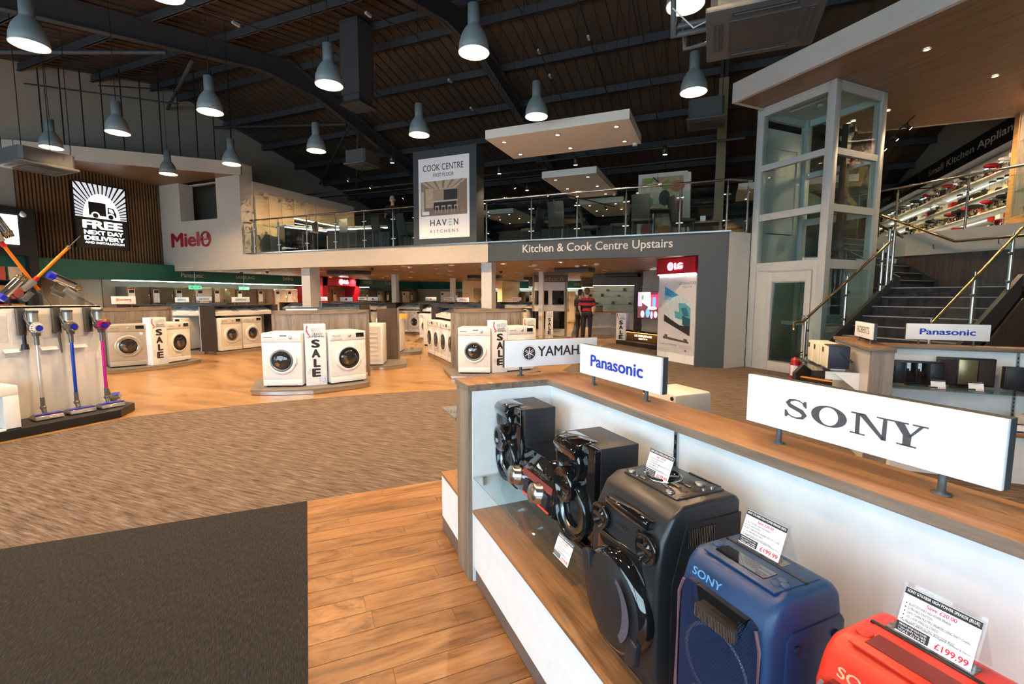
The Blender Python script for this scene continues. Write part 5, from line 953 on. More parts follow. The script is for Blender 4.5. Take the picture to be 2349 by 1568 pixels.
for x, y in ((-16.2, 12.3), (-15.0, 12.4), (-13.1, 12.6), (-9.9, 12.0), (-6.6, 13.4), (-6.9, 15.2)): tag(MB().lathe([(.055, 0), (.055, -.02), (.05, -.05), (0, -.09)], (x, y, 2.385), seg=18).build('dome_camera', BLACK), 'small black dome camera on the veneer ceiling', 'camera', 'dome cameras')
for x, y, w_ in ((-12.0, 13.3, 1.3), (-8.9, 18, 1.3), (-4.0, 14.4, 1.1), (-7.5, 20.8, 1.2), (-3.2, 18.4, 1.2)): tag(MB().box(x-w_/2, x+w_/2, y-.4, y+.4, 2.26, 2.384).build('ceiling_vent', mat('vent_dark', (.035, .035, .037), .5), None, .01), 'dark flat cassette vent under the veneer ceiling '+{-12.0: 'before the red booth', -8.9: 'near the exit lobby', -4.0: 'above the display column', -7.5: 'far behind the desks', -3.2: 'over the wooden aisle'}[x], 'vent', 'cassette vents under the balcony')
# ================================================================== vacuum cleaner stand (faces +X; local x runs along Y)
TV_ = R(90)
vs = thing('vacuum_stand', 'white panel vacuum display stand on a black plinth', 'display stand', (-7.15, 2.95, 0), TV_)
MB().prism([(-2.2, -.50), (.38, -.50), (.68, -.22), (.68, .7), (-2.2, .7)], .004, .10).build('plinth', BLACK, vs, .004)
box('panel', mat('stand_white', (.72, .71, .70), .45), (-1.9, .50, .0, .06, .10, 1.372), vs, .003); box('top_shelf', WPAINT, (-1.9, .50, .0, .55, 1.35, 1.372), vs); box('side_panel', WPAINT, (.44, .50, .06, .55, .10, 1.35), vs); box('rear_panel', WPAINT, (-1.9, .50, .5, .55, .10, 1.35), vs)
for x, z0, z1 in ((-.44, .98, 1.27), (-.02, 1.0, 1.28), (.27, 1.0, 1.28)): box('spec_sheet', mat('sheet_grey', (.62, .61, .62), .6), (x-.08, x+.06, -.003, .0, z0, z1), vs)
for x in (-.36, -.05, .23): MB().prism([(-.02, .90), (-.06, .865), (-.055, .862), (-.0, .90)], x-.075, x+.075, 'x').build('price_tag', PAPER, vs); 
cbx = thing('low_cabinet', 'low white cube cabinet with dark opening beside the vacuums', 'cabinet', (-6.66, 1.78, .10), TV_)
for b in ((-.65, .65, 0, .47, .36, .46), (.53, .65, 0, .47, 0, .36), (-.65, -.53, 0, .47, 0, .36), (-.65, .65, 0, .47, 0, .02)): box('cabinet_panel', WHITE, b, cbx, .003)
box('dark_back', BLACK, (-.53, .53, .3, .32, .02, .36), cbx); box('tall_back', WHITE, (-.65, .30, .36, .42, .46, 1.25), cbx)
GUN = mat('gunmetal', (.16, .155, .15), .28, .6); CLRB = mat('smoked_bin', (.28, .27, .26), .12, .3)
def stick_vacuum(y, tube, ballm, label, tool='brush', x0=-7.15):
    o = thing('stick_vacuum', label, 'vacuum cleaner', (x0, y, .10), TV_, 'stick vacuums on the white stand')
    ty = -.16
    MB().cyl((0, ty, .14), (0, ty, .85), .0165, 14).build('wand', tube, o); MB().cyl((0, ty, .84), (0, ty, .95), .023, 12).cyl((0, ty, .12), (0, ty, .24), .021, 12).build('wand_collar', GUN, o)
    bd = MB().cyl((0, ty, .94), (0, ty, 1.05), .035, 14, r2=.05).ball((0, ty+.02, 1.03), (.06, .07, .06)).build('motor_body', GUN, o)
    MB().cyl((0, ty+.04, 1.10), (0, ty+.04, 1.20), .045, 16).build('dust_bin', CLRB, bd); MB().cyl((0, ty+.04, 1.20), (0, ty+.04, 1.225), .05, 16).build('bin_cap', DGREY, bd)
    cy = MB().ball((.0, ty-.04, 1.03), (.058, .04, .058), 20, 10).build('cyclone_hub', GUN, o)
    cn_ = MB()
    for k in range(15):
        t = 2*math.pi*k/15; cn_.cyl((.052*math.cos(t), ty-.02, 1.03+.052*math.sin(t)), (.038*math.cos(t), ty-.085, 1.03+.038*math.sin(t)), .013, 8, r2=.008)
    cn_.build('cyclone', ballm, cy); MB().cyl((0, ty-.08, 1.03), (0, ty-.10, 1.03), .026, 16).build('motor_button', mat('vac_blue', (.01, .02, .45), .3), cy)
    box('wall_dock', DSTEEL, (-.105, -.035, -.06, .0, .95, 1.255), o, .006); MB().tube([(-.02, -.03, 1.22), (-.05, -.10, 1.14), (-.03, -.12, 1.05)], .02, 8).build('handle', GUN, o)
    box('trigger', mat('vac_red', (.5, .01, .01), .3), (-.05, -.035, -.10, -.07, 1.115, 1.13), o)
    if tool == 'brush': MB().cyl((-.065, -.06, .96), (-.065, -.06, .84), .018, 10).cyl((-.065, -.06, .85), (-.065, -.06, .79), .03, 10, r2=.038).build('mini_tool', BSATIN, o)
    elif tool == 'crevice': MB().cyl((-.07, -.06, .97), (-.055, -.06, .72), .018, 8, r2=.009).build('mini_tool', GUN, o)
    ft = MB().cyl((0, ty, .13), (0, ty-.03, .05), .022, 12).ball((0, ty, .12), .03).build('neck_joint', GUN, o)
    hd = MB().prism([(ty-.15, .008), (ty-.13, .05), (ty-.05, .065), (ty+.03, .035), (ty+.03, .008)], -.125, .125, 'x').build('floor_head', CLRB, o, .006)
    MB().cyl((-.118, ty-.10, .032), (.118, ty-.10, .032), .032, 14).build('brush_roll', tube if tool == 'none' else mat('vac_red', (.5, .01, .01), .3), hd); MB().box(-.12, .12, ty-.13, ty-.05, .058, .064).build('head_stripe', mat('vac_blue', (.01, .02, .45), .3), hd)
    return o
stick_vacuum(2.745, mat('wand_silver', (.66, .65, .66), .25, .6), mat('cyclone_white', (.75, .74, .72), .3, .4), 'stick vacuum with a silver wand hanging on the white stand', 'brush')
stick_vacuum(3.055, mat('wand_blue', (.01, .06, .50), .25, .4), mat('cyclone_nickel', (.36, .34, .31), .22, .9), 'stick vacuum with a blue wand hanging on the white stand', 'crevice')
stick_vacuum(3.36, mat('wand_pink', (.60, .02, .28), .25, .4), mat('cyclone_magenta', (.42, .005, .12), .25, .4), 'stick vacuum with a pink wand hanging on the white stand', 'none')
o = stick_vacuum(3.25, mat('wand_purple', (.05, .015, .14), .25, .4), mat('cyclone_copper', (.40, .16, .06), .25, .7), 'stick vacuum with a purple wand on the far side of the stand', 'none'); o.location = (-7.58, 3.47, .10); o.rotation_euler = (0, 0, R(150))
ORW = mat('wand_orange', (.75, .20, .01), .3, .3)
def hand_vac(name, label, T0, wand=None, blue=True):
    o = thing('handheld_vacuum', label, 'vacuum cleaner', T0[0], T0[1]); T = Matrix.Rotation(R(T0[2]), 4, 'Y')
    MB().cyl((-.16, 0, 0), (.10, 0, 0), .048, 18, T=T).build('cyclone_body', CHROME, o); MB().cyl((-.22, 0, 0), (-.16, 0, 0), .052, 18, T=T).build('filter_cap', mat('vac_blue', (.01, .02, .45), .3), o)
    c_ = MB()
    for k in range(12): t = 2*math.pi*k/12; c_.cyl((.06, .045*math.cos(t), .045*math.sin(t)), (.13, .035*math.cos(t), .035*math.sin(t)), .013, 8, r2=.007, T=T)
    c_.build('cyclone', mat('cyclone_gold', (.45, .36, .22), .2, .9), o); MB().cyl((.0, 0, -.08), (.14, 0, -.10), .042, 14, T=T).build('dust_bin', CLRB, o); MB().tube([(-.10, 0, -.03), (-.12, 0, -.13), (-.05, 0, -.16)], .02, 8, T=T).build('handle', GUN, o); MB().box(-.10, .02, -.03, .03, -.19, -.14, T=T).build('battery', GUN, o, .005)
    if wand: MB().cyl((.13, 0, -.10), (.13+wand, 0, -.10), .0175, 14, T=T).build('wand', ORW, o); MB().cyl((.12, 0, -.10), (.20, 0, -.10), .026, 12, T=T).build('wand_collar', mat('vac_red', (.5, .01, .01), .3), o); MB().cyl((.13+wand, 0, -.10), (.16+wand, 0, -.10), .024, 12, T=T).cyl((.16+wand, 0, -.10), (.35+wand, 0, -.10), .006, 8, T=T).build('wand_tip', GUN, o)
    else: MB().cyl((.13, 0, -.10), (.36, 0, -.11), .02, 12, r2=.014, T=T).build('nozzle', GUN, o); MB().box(.34, .42, -.035, .035, -.13, -.10, T=T).build('brush_tool', LGREY, o, .008)
    return o
hand_vac('v', 'upright handheld vacuum on clear block, orange wand pointing up', ((-7.36, 2.745, 1.62), TV_, -50), .55)
hand_vac('v', 'small handheld vacuum with gold cyclones on a clear block', ((-7.40, 3.26, 1.64), TV_, 30))
o = hand_vac('v', 'handheld vacuum held high on a crossing orange wand', ((-7.42, 2.71, 2.27), TV_, 62), .62)
for x, w_, h, d, lab in ((-.20, .13, .16, .12, 'under the vacuum with upright wand'), (-.02, .11, .22, .09, 'holding the crossing orange wand'), (.30, .26, .2, .14, 'under the small handheld vacuum')):
    o = thing('display_block', 'clear acrylic display block '+lab, 'display block', (-7.30-.05, 2.95+x, 1.372), TV_)
    for b in ((-w_/2, -w_/2+.006, 0, d, 0, h), (w_/2-.006, w_/2, 0, d, 0, h), (-w_/2, w_/2, 0, .006, 0, h*.8), (-w_/2, w_/2, 0, d, 0, .006)): box('acrylic_panel', ACRYL, b, o)
# ================================================================== second counter (square to the building), radios and slim hi-fi
k2 = thing('sales_counter', 'white and oak audio counter in front of the stairs', 'counter')
def kb(n, m, b, bevel=0): return box(n, m, b, k2, bevel)
kb('arm_ledge', OAKEDGE, (1.30, 1.50, 5.06, 6.42, 1.02, 1.055), .002); kb('arm_top', OAK, (1.302, 1.498, 5.062, 6.418, 1.0545, 1.0565)); kb('arm_core', WHITE, (1.33, 1.47, 5.10, 6.40, .004, 1.02)); kb('end_panel', ASHV, (1.32, 1.49, 5.07, 5.10, .004, 1.02)); kb('arm_face', mat('frost_panel', (.50, .47, .46), .3), (1.318, 1.33, 5.10, 6.40, .004, 1.02))
kb('main_ledge', OAKEDGE, (1.50, 5.6, 5.50, 5.70, 1.02, 1.055), .002); kb('main_top', OAK, (1.50, 5.6, 5.502, 5.698, 1.0545, 1.0565)); kb('main_panel', WHITE, (1.49, 5.6, 5.53, 5.66, .4, 1.02)); kb('plinth', WHITE, (1.49, 5.6, 4.98, 5.66, .004, .386)); kb('plinth_shelf', OAK, (1.49, 5.6, 4.96, 5.66, .386, .405))
kb('glass_shelf', GLASSG, (1.53, 5.6, 5.14, 5.53, .692, .70)); kb('slotted_upright', ALU, (2.49, 2.51, 5.52, 5.535, .4, 1.02)); 
for k in range(16): kb('slot', mat('slot_blue', (.02, .03, .08), .4), (2.496, 2.504, 5.517, 5.521, .42+.036*k, .44+.036*k))
kb('radio_shelf', GLASSG, (.93, 1.318, 5.36, 6.40, .782, .79)); kb('shelf_bracket', WHITE, (1.05, 1.318, 5.40, 5.41, .70, .78)); MB().prism([(1.1, .782), (1.318, .782), (1.318, .60)], 5.36, 5.372, 'y').build('side_bracket', WHITE, k2)
s2 = sign((2.028, 5.62, 1.055), 0, 'white sign with bold blue lettering on the counter before the stairs'); text('Panasonic', BLUEINK, s2, -.205, .205, .098, .155, -.0128, bold=.03)
s3 = sign((1.40, 5.64, 1.055), R(90), 'white sign with narrow serif name on the short counter arm', .59); s3.rotation_euler = (0, 0, R(-90)); text('ROBERTS', INK, s3, -.20, .20, .095, .16, -.0128, bold=.0)
CRM = mat('radio_cream', (.78, .70, .55), .4); 
for x, y, m, lab in ((1.06, 5.56, mat('radio_navy', (.02, .025, .05), .45), 'navy and cream retro radio with strap on the glass shelf'), (1.03, 5.82, CRM, 'cream retro radio behind the navy one'), (1.02, 6.06, mat('radio_pale', (.55, .62, .72), .4), 'pale blue retro radio at the far end of the shelf')):
    o = thing('radio', lab, 'radio', (x, y, .79), R(-90)); box('case', m, (-.13, .13, .012, .19, .012, .235), o, .012); f_ = box('front_grille', CRM, (-.125, .125, .0, .014, .016, .231), o, .008); box('display', BLACK, (-.1, -.03, -.003, .0, .16, .21), f_)
    for x_ in (-.1, .1): box('foot', WPAINT, (x_-.015, x_+.015, .04, .16, 0, .012), o)
    MB().cyl((-.131, .1, .17), (-.145, .1, .17), .012, 12).build('tuning_knob', BRASS, o); MB().prism([(.1, .18), (.12, .17), (.22, .09), (.20, .075)], .131, .145, 'x').build('strap', BSATIN, o)
def slim(x0, x1, h, label, plates, y=5.33, z=.70):
    o = thing('slim_hifi', label, 'hi-fi', ((x0+x1)/2, y, z), 0); w2 = (x1-x0)/2
    box('body', mat('slim_black', (.014, .013, .014), .4), (-w2, w2, 0, .06, .015, h), o, .006); box('stand', BLACK, (-w2*.4, w2*.4, -.02, .09, 0, .015), o)
    for a_, b_, m in plates: box('panel', m, (a_*w2, b_*w2, -.006, .0, .03, h-.015), o, .002)
    return o
slim(1.57, 1.93, .225, 'gloss black slim hi-fi with rounded speaker on the glass shelf', ((-.95, -.55, BSATIN), (-.5, -.1, BGLOSS), (-.05, .35, BGLOSS), (.45, .95, BSATIN))); slim(1.91, 2.31, .265, 'wide slim hi-fi with a bronze centre plate on the glass shelf', ((-.96, -.34, mat('fabric_brown', (.03, .02, .018), .8)), (-.28, .38, mat('bronze_plate', (.30, .24, .13), .3, .8)), (.42, .96, mat('fabric_brown', (.03, .02, .018), .8))), 5.40); slim(2.34, 2.75, .21, 'black slim hi-fi cut by the frame edge on the glass shelf', ((-.95, .0, BSATIN), (.05, .95, BGLOSS)))
ticket((1.855, 5.20, .70), 0, 'price ticket before the gloss black slim hi-fi', '£149.99', '', False); ticket((2.115, 5.21, .70), 0, 'price ticket before the bronze plate hi-fi', '£199.99', '', False); ticket((2.36, 5.02, .405), 0, 'price ticket on the lower shelf near the frame edge', '£99.99', '', False)
o = thing('clock_radio', 'grey rounded clock radio on the lower oak shelf', 'radio', (2.52, 5.06, .405), 0); box('body', LGREY, (-.13, .13, 0, .2, .01, .13), o, .03); box('top_lens', BRASS, (-.1, .1, .05, .15, .13, .135), o); box('foot', BLACK, (-.1, .1, .03, .17, 0, .012), o)
# fire extinguisher by the bottom step
fe = thing('fire_extinguisher', 'red fire extinguisher standing at the foot of the stairs', 'fire extinguisher', W(3.31, 7.15, .004)); MB().lathe([(.075, 0), (.08, .01), (.08, .36), (.06, .42), (.02, .44), (.02, .46), (0, .46)], seg=24).build('cylinder', mat('extinguisher_red', (.45, .012, .015), .3), fe); box('valve', BLACK, (-.03, .03, -.02, .02, .45, .48), fe); MB().tube([(-.04, 0, .5), (.02, 0, .50), (.10, 0, .54)], .012, 6).tube([(.0, 0, .47), (.10, 0, .49)], .01, 6).build('lever', BLACK, fe); MB().tube([(.02, 0, .46), (.09, .02, .42), (.10, .02, .2)], .01, 6).build('hose', BLACK, fe); MB().lathe([(.0805, .12), (.0805, .3)], seg=10, a0=R(200), a1=R(290)).build('instruction_label', PAPER, fe)
# ================================================================== poster wall beside the pier, television stand, display column
lp = thing('poster_wall', 'white poster wall with red lit header beside the slate pier', 'poster wall', (-.33, 10.98, .004), ROTC+R(180)); lp.rotation_euler = (0, 0, ROTC); 
lp.location = (-.33-1.18*.727, 10.98+1.18*.686, .004)
box('wall_panel', WHITE, (0, 1.18, .0, .12, .0, 2.0), lp); box('poster', mat('poster_grey', (.56, .55, .58), .5, var=.03), (.0, 1.18, -.006, .0, .21, 2.0), lp); box('header', RED, (-.04, 1.18, -.06, .12, 2.02, 2.372), lp); box('header_light', glow('header_strip', (1, .85, .75), 5), (.0, 1.18, -.05, -.02, 2.0, 2.02), lp)
for x in (.28, .92): box('panel_joint', LGREY, (x, x+.004, -.002, .001, .0, .2), lp)
MB().lathe([(.095, 0), (.095, .015), (0, .015)], (.43, -.062, 2.19), 'y', 28).build('emblem', glow('emblem_pink', (1, .25, .45), 1.6), lp); text('LG', LGW, lp, .56, .80, 2.12, 2.26, -.075, bold=.05)
text('LG', RED if False else mat('emblem_ink', (.9, .85, .88), .4), lp, .385, .475, 2.15, 2.23, -.08, bold=.03)
SEA = [mat('sea_%d' % i, c, .5, var=.3, scale=22) for i, c in enumerate([(.05, .32, .62), (.55, .66, .72), (.02, .16, .24), (.02, .10, .15), (.02, .02, .025), (.10, .38, .45), (.30, .55, .72)])]
P_ = lambda u, v: (.21+.83*u, (1.74-.34*u)*(1-v)+(.93-.30*u)*v+(0))
quad = lambda u0, u1, v0, v1: [P_(u0, v0), P_(u1, v0), P_(u1, v1), P_(u0, v1)]
sh = [([P_(0, 0), P_(1, 0.02), P_(1, 1), P_(0, 1)], 1), ([P_(0, 0), P_(.55, .02), P_(.3, .2), P_(0, .24)], 0), ([P_(0, .24), P_(.3, .2), P_(.2, .32), P_(0, .36)], 6), ([P_(.55, .25), P_(.8, .15), P_(1, .2), P_(1, .62), P_(.8, .72), P_(.6, .6)], 5), ([P_(.65, .35), P_(.85, .25), P_(.95, .45), P_(.75, .55)], 2), ([P_(.4, .55), P_(.6, .48), P_(.7, .66), P_(.45, .72)], 5), ([P_(.7, .55), P_(1, .5), P_(1, .8), P_(.72, .8)], 3), ([P_(0, .8), P_(.3, .84), P_(.62, .86), P_(1, .72), P_(1, 1), P_(0, 1)], 4)]
art('television_picture', sh, SEA, lp, -.006, .0004)
art('soundbar_picture', [([(.19, .58), (1.0, .50), (1.02, .46), (.19, .52)], 0), ([(.24, .62), (.34, .62), (.34, .55), (.24, .56)], 0), ([(.86, .56), (.97, .55), (.97, .49), (.86, .5)], 0)], mat('bar_ink', (.08, .075, .075), .5, var=0), lp, -.006, .0004)
text('LG SIGNATURE', mat('thin_ink', (.10, .10, .11), .6, var=0), lp, .66, 1.17, 1.77, 1.83, -.0075); text('OLED TV W', MATS['thin_ink'], lp, .78, 1.05, 1.70, 1.74, -.0075); text('Simplicity. Perfection.', MATS['thin_ink'], lp, .08, .66, .36, .42, -.0075)
for k in range(3): art('small_print', [(rect(.72, 1.12, .40-.03*k, .408-.03*k), 0)], GREYINK, lp, -.007)
art('small_emblem', [(disc(.93, .29, .025, n=14), 0)], REDINK, lp, -.007); art('small_print', [(rect(.06, .45, .25, .258), 0), (rect(.06, .25, .28, .288), 0)], GREYINK, lp, -.007)
tvs = thing('television_stand', 'bronze television console with lit lettering on a dark plinth', 'console', (-2.52, 15.25, .004), ROTC)
box('plinth', BSATIN, (-.1, 1.9, -.3, .5, 0, .12), tvs); box('console', mat('console_bronze', (.22, .11, .035), .35, .5), (.05, 1.85, .0, .45, .12, .40), tvs, .004); box('console_top', BGLOSS, (-.06, 1.9, -.08, .48, .40, .46), tvs); box('glow_strip', glow('amber_strip', (1, .5, .12), 3), (.05, 1.85, -.03, -.005, .385, .395), tvs)
text('LG SIGNATURE', glow('amber_text', (1, .75, .45), 2.5), tvs, .45, 1.25, .27, .33, -.006, bold=.02); text('OLED TV W', MATS['amber_text'], tvs, .65, 1.06, .19, .235, -.006); box('back_wall', mat('grey_wall', (.32, .31, .31), .6), (.15, 1.95, .50, .56, .12, 2.3), tvs)
tvv = thing('television', 'wall mounted television showing a pink hallway with lamps', 'television', (-2.50, 15.23, .82), ROTC); box('bezel', BLACK, (0, 1.5, .42, .45, 0, .84), tvv)
TVC = [glow('tv_%d' % i, c, 1.0) for i, c in enumerate([(.10, .02, .03), (.45, .30, .42), (.55, .03, .10), (.10, .30, .55), (.62, .55, .60), (.06, .12, .35), (.75, .55, .50), (.05, .25, .08), (.50, .02, .06)])]
F_ = lambda x0, x1, z0, z1: rect(.01+x0*1.48, .01+x1*1.48, .01+z0*.82, .01+z1*.82)
sh = [(F_(0, 1, 0, 1), 0), (F_(0, .14, .45, 1), 1), ([(.2, .83), (.6, .83), (.68, .3), (.2, .5)], 4), (F_(.42, .62, .4, .9), 2), (F_(.47, .57, .45, .8), 3), ([(.95, .83), (1.15, .83), (1.15, .3), (.88, .4)], 2), (F_(.8, .86, 0, 1), 0), (F_(.9, 1, .3, 1), 8), (disc(.25, .14, .09, .11), 4), (disc(.50, .18, .10, .14), 3), (disc(.68, .12, .06, .12), 1), (disc(.86, .14, .08, .10), 4), (disc(1.10, .12, .10, .10), 6), (disc(.24, .66, .05, .08), 7), (disc(.70, .33, .22, .05), 6), (disc(1.10, .30, .05, .06), 7)]
art('screen_picture', sh, TVC, tvv, .42, .0004)
tb = thing('tablet', 'small tablet leaning on the television console', 'tablet', (-2.10, 15.10, .466), ROTC); MB().box(-.1, .1, -.004, .004, 0, .15, T=Matrix.Rotation(R(-18), 4, 'X')).build('screen', BGLOSS, tb); MB().box(-.03, .03, .03, .036, 0, .1).build('prop', DSTEEL, tb)
# header boards behind the poster wall
for x, y, z0, z1, m, s, em, lab in ((-1.25, 16.6, 1.75, 2.33, BLACK, 'Sony Centre', 8.0, 'black header board with white lit lettering above the television'), (-.55, 15.0, 1.72, 2.25, mat('header_green', (.03, .06, .055), .5), '', 0, 'grey green header board edge beside the poster wall')):
    o = thing('header_board', lab, 'sign', (x, y, 0), R(0)); box('board', m, (-.9, 1.6, 0, .2, z0, z1), o)
    if s: text(s, glow('header_text', (1, 1, 1), 4), o, -.75, .75, z0+.32, z0+.50, -.01, bold=.02); text('Panasonic', MATS['header_text'], o, -.2, .5, z0+.1, z0+.17, -.01)
    else: box('red_band', mat('header_rose', (.30, .08, .10), .5), (-.9, 1.6, -.01, 0, z1-.22, z1), o)
    for x_ in (-.8, 1.5): MB().cyl((x_, .1, z1), (x_, .1, 2.385), .01, 6).build('drop_rod', BLACK, o)
vt = thing('display_column', 'square ash display column with black screens and etched name', 'display column', (-5.85, 16.75, 0), R(-23)); vt.rotation_euler = (0, 0, R(25)); vt.location = (-6.15, 16.55, 0)
box('core', ASHV, (0, 1.25, .0, .8, 0, 2.38), vt); box('name_band', mat('etched_brown', (.10, .07, .05), .5), (-.01, 1.26, -.01, .0, 2.03, 2.31), vt); text('Vistech', mat('etched_letter', (.30, .22, .16), .5), vt, .15, 1.1, 2.08, 2.26, -.013, shear=.25)
box('face_panel', WPAINT, (.02, 1.15, -.012, .0, .02, 2.03), vt); box('screen', BGLOSS, (.02, .52, -.035, -.012, 1.2, 1.72), vt); box('screen', BGLOSS, (.68, 1.12, -.035, -.012, 1.2, 1.72), vt); box('screen', BGLOSS, (-.05, .52, -.035, -.012, .3, .95), vt); box('screen', BGLOSS, (.66, 1.15, -.035, -.012, .3, .95), vt)
box('green_screen', glow('green_screen', (.25, .95, .05), 1.1), (1.25, 1.28, .15, .5, 1.42, 1.78), vt); box('side_face', mat('side_grey', (.45, .44, .38), .5), (1.25, 1.262, .05, .75, .02, 2.0), vt); box('side_shelf', LGREY, (1.25, 1.34, .05, .75, 1.0, 1.02), vt)
# ---- shelving, tables and counters beyond, under the balcony
lit = glow('lit_niche', (1, .82, .55), 1.3)
for x, y, w_, rz, lab in ((-3.6, 18.6, 1.6, 10, 'lit niche shelving with small black gadgets behind the two men'), (-4.9, 21.5, 1.5, 0, 'bright shelving at the end of the wooden aisle'), (-7.2, 20.5, 1.4, 0, 'bright shelving left of the display column'), (-2.2, 21.5, 1.6, 0, 'shelving wall beyond the man with a backpack')):
    o = thing('shelving_unit', lab, 'shelving', (x, y, 0), R(rz)); box('base_cabinet', CREAMM, (-w_/2, w_/2, 0, .5, 0, .9), o); box('back', mat('niche_back', (.75, .66, .50), .6), (-w_/2, w_/2, .46, .5, .9, 1.95), o); box('header', DWOOD, (-w_/2, w_/2, 0, .5, 1.95, 2.37), o); box('side', DWOOD, (w_/2, w_/2+.3, -.02, .52, 0, 2.37), o); box('light_bar', lit, (-w_/2, w_/2, .05, .08, 1.92, 1.95), o)
    for k, z in enumerate((1.2, 1.5, 1.72)): box('shelf', GLASS, (-w_/2, w_/2, .15, .46, z-.01, z), o)
    for k in range(7):
        z = (1.2, 1.5, 1.72)[k % 3]; xx = -w_/2+.15+k*(w_-.3)/6; tag(MB().box(-.06, .06, 0, .1, 0, .07+.05*(k % 2)).cyl((0, .0, .05), (0, -.04, .05), .03, 10).build('gadget', BLACK, None, 0), 'small black gadget on '+lab, 'gadget', 'gadgets on lit shelves').matrix_world = Matrix.Translation((x, y, 0)) @ Matrix.Rotation(R(rz), 4, 'Z') @ Matrix.Translation((xx, .25, z))
for x, y, rz, lab in ((-7.6, 14.9, 5, 'light oak desk with laptops left of the display column'), (-3.9, 17.9, 12, 'light oak demo table beside the display column'), (-8.4, 16.8, 0, 'light oak service desk under the balcony')):
    o = thing('demo_table', lab, 'table', (x, y, 0), R(rz)); box('table_top', OAK, (-.8, .8, -.35, .35, .86, .92), o)
    for a_, b_ in ((-.75, -.3), (.75, -.3), (.75, .3), (-.75, .3)): box('leg', mat('beech', (.50, .34, .17), .5), (a_-.035, a_+.035, b_-.035, b_+.035, 0, .86), o)
    box('modesty_panel', CREAMM, (-.75, .75, .28, .3, .3, .86), o)
for x, y, rz, c in ((-7.9, 14.9, 15, (.03, .03, .035)), (-7.4, 14.95, -5, (.03, .03, .035)), (-6.95, 15.0, -10, (.01, .02, .12)), (-4.0, 17.9, 20, (.03, .03, .03))):
    o = thing('laptop', ('dark' if c[2] < .1 else 'blue screened')+' laptop open on the desk left of the display column' if x < -5 else 'laptop open on the demo table beside the display column', 'laptop', (x, y, .92), R(rz), 'laptops on demo tables'); box('keyboard_base', BSATIN, (-.17, .17, -.12, .12, 0, .018), o); MB().box(-.17, .17, 0, .01, 0, .23, T=Matrix.Translation((0, .11, .018)) @ Matrix.Rotation(R(-15), 4, 'X')).build('screen_lid', mat('lid_%d' % int(c[2]*100), c, .3), o)
o = thing('easel', 'grey slanted easel board with red base near the demo table', 'easel', (-4.35, 15.6, 0), R(-20)); MB().prism([(0, .05), (.25, .62), (.28, .61), (.05, .05)], -.12, .12, 'x').build('board', DGREY, o); box('base', RED, (-.16, .16, -.1, .2, 0, .12), o)
